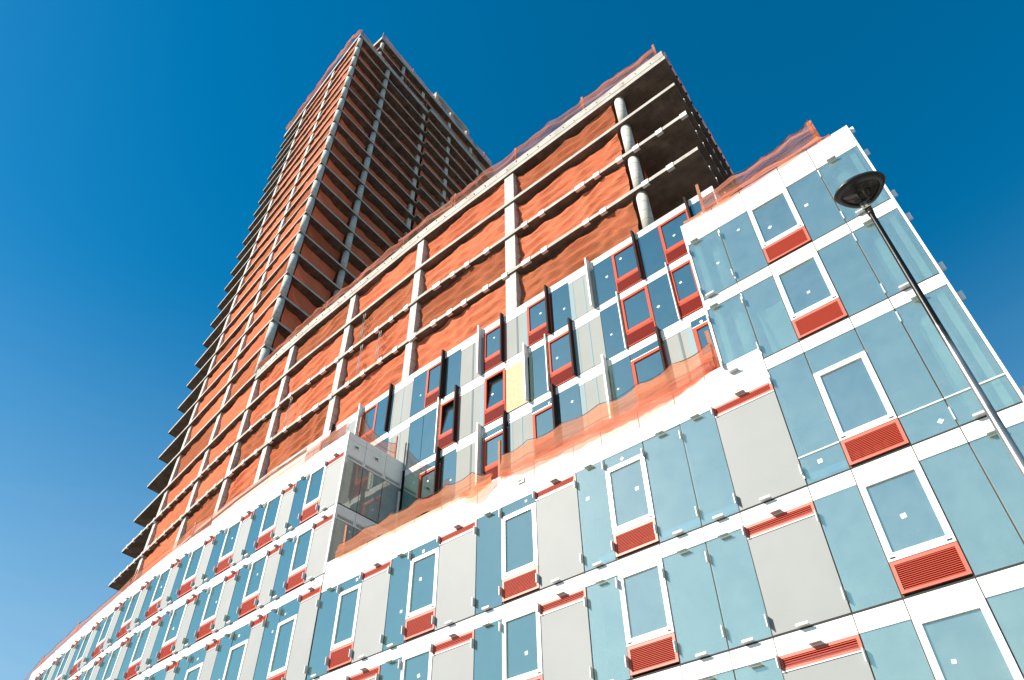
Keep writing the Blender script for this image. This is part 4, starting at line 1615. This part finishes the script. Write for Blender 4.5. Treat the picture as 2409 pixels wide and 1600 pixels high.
q = MB()
q.rings([rr(LEN, 1.0, LZ + .02), rr(LEN, 1.0, LZ - .006), rr(LEN, 1.03, LZ - .012), rr(OUT, .9, LZ - .01), rr(OUT, .97, LZ + .0), rr(OUT, 1.0, LZ + .018), rr(OUT, 1.0, LZ + .03), rr(OUT, .97, LZ + .05),
         rr(OUT, .8, LZ + .10), rr(OUT, .5, LZ + .15), rr(OUT, .2, LZ + .17)], cap=False)
k = len(q.v)
q.quad(*rr(OUT, .2, LZ + .17))
head = put('lamp_head', q.mesh('lamp_head', M['black']), lamp)
q = MB()
q.rings([rr(LEN, .995, LZ + .006), rr(LEN, .6, LZ - .012), rr(LEN, .15, LZ - .02)], cap=False)
q.quad(*rr(LEN, .15, LZ - .02))
put('lens', q.mesh('lens', M['lens']), head)
q = MB()
q.rings([rr(LEN, 1.0, LZ + .021), rr(LEN, .9, LZ + .07), rr(LEN, .3, LZ + .09)], cap=False)
q.quad(*rr(LEN, .3, LZ + .09)[::-1])
put('reflector', q.mesh('reflector', M['lamp_in']), head)
q = MB()
bx_, by_ = .035 * S, -.07 * S
for i in range(12):
    a0, a1 = 2 * pi * i / 12, 2 * pi * (i + .8) / 12
    r = .105 * S * random.uniform(.8, 1.05)
    q.quad((bx_ + r * cos(a0), by_ + r * sin(a0), LZ + .03), (bx_ + r * cos(a1), by_ + r * sin(a1), LZ + .035), (bx_ + r * .5 * cos(a1), by_ + r * .5 * sin(a1), LZ + .065), (bx_ + r * .45 * cos(a0), by_ + r * .45 * sin(a0), LZ + .06))
put('facet_ring', q.mesh('facet_ring', M['black']), head)
q = MB()
for k_ in range(4):
    yy = by_ + .02 + k_ * .03
    q.tube([(bx_ - .10 + .01 * k_, yy, LZ + .02), (bx_ + .10 - .01 * k_, yy + .01, LZ + .022)], .003, 4)
for k_ in range(4):
    q.tube([(bx_ - .08 + .05 * k_, by_ + .01, LZ + .018), (bx_ - .07 + .05 * k_, by_ + .12, LZ + .02)], .003, 4)
put('wire_guard', q.mesh('wire_guard', M['palefin']), head)
q = MB()
q.box(-.10, -.01, -.35, -.345, 0, .02)
put('latch', MB().box(ccx - .12, ccx + .02, ccy - .285, ccy - .262, LZ + .0, LZ + .022).mesh('latch', M['plate']), head)
# neck and number plate
q = MB()
q.box(-.05, .05, -.045, .05, LZ - .33, LZ - .13)
q.tube([(0, 0, LZ - .16), (0, .10, LZ - .06), (.01, .20, LZ + .01)], .045, 8)
q.cyl(0, 0, .045, LZ - .42, LZ - .33, n=16)
for bx2 in (-.03, .03):
    for bz in (LZ - .29, LZ - .24):
        q.box(bx2 - .008, bx2 + .008, -.052, -.045, bz - .008, bz + .008)
put('neck', q.mesh('neck', M['black']), lamp)
q = MB()
q.box(-.068, .072, -.064, -.053, LZ - .30, LZ - .165)
pl = put('number_plate', q.mesh('number_plate', M['plate']), lamp)
tcv = bpy.data.curves.new('digits', 'FONT')
tcv.body = '15'
tcv.size = .125
tcv.space_character = 1.25
tcv.extrude = .002
tcv.offset = .003
tob = bpy.data.objects.new('digits_tmp', tcv)
C.objects.link(tob)
bpy.context.view_layer.update()
me = bpy.data.meshes.new_from_object(tob.evaluated_get(bpy.context.evaluated_depsgraph_get()))
bpy.data.objects.remove(tob)
me.materials.clear()
me.materials.append(M['ink'])
dg = put('digits', me, pl, (-.060, -.068, LZ - .275))
dg.rotation_euler = (pi / 2, 0, 0)
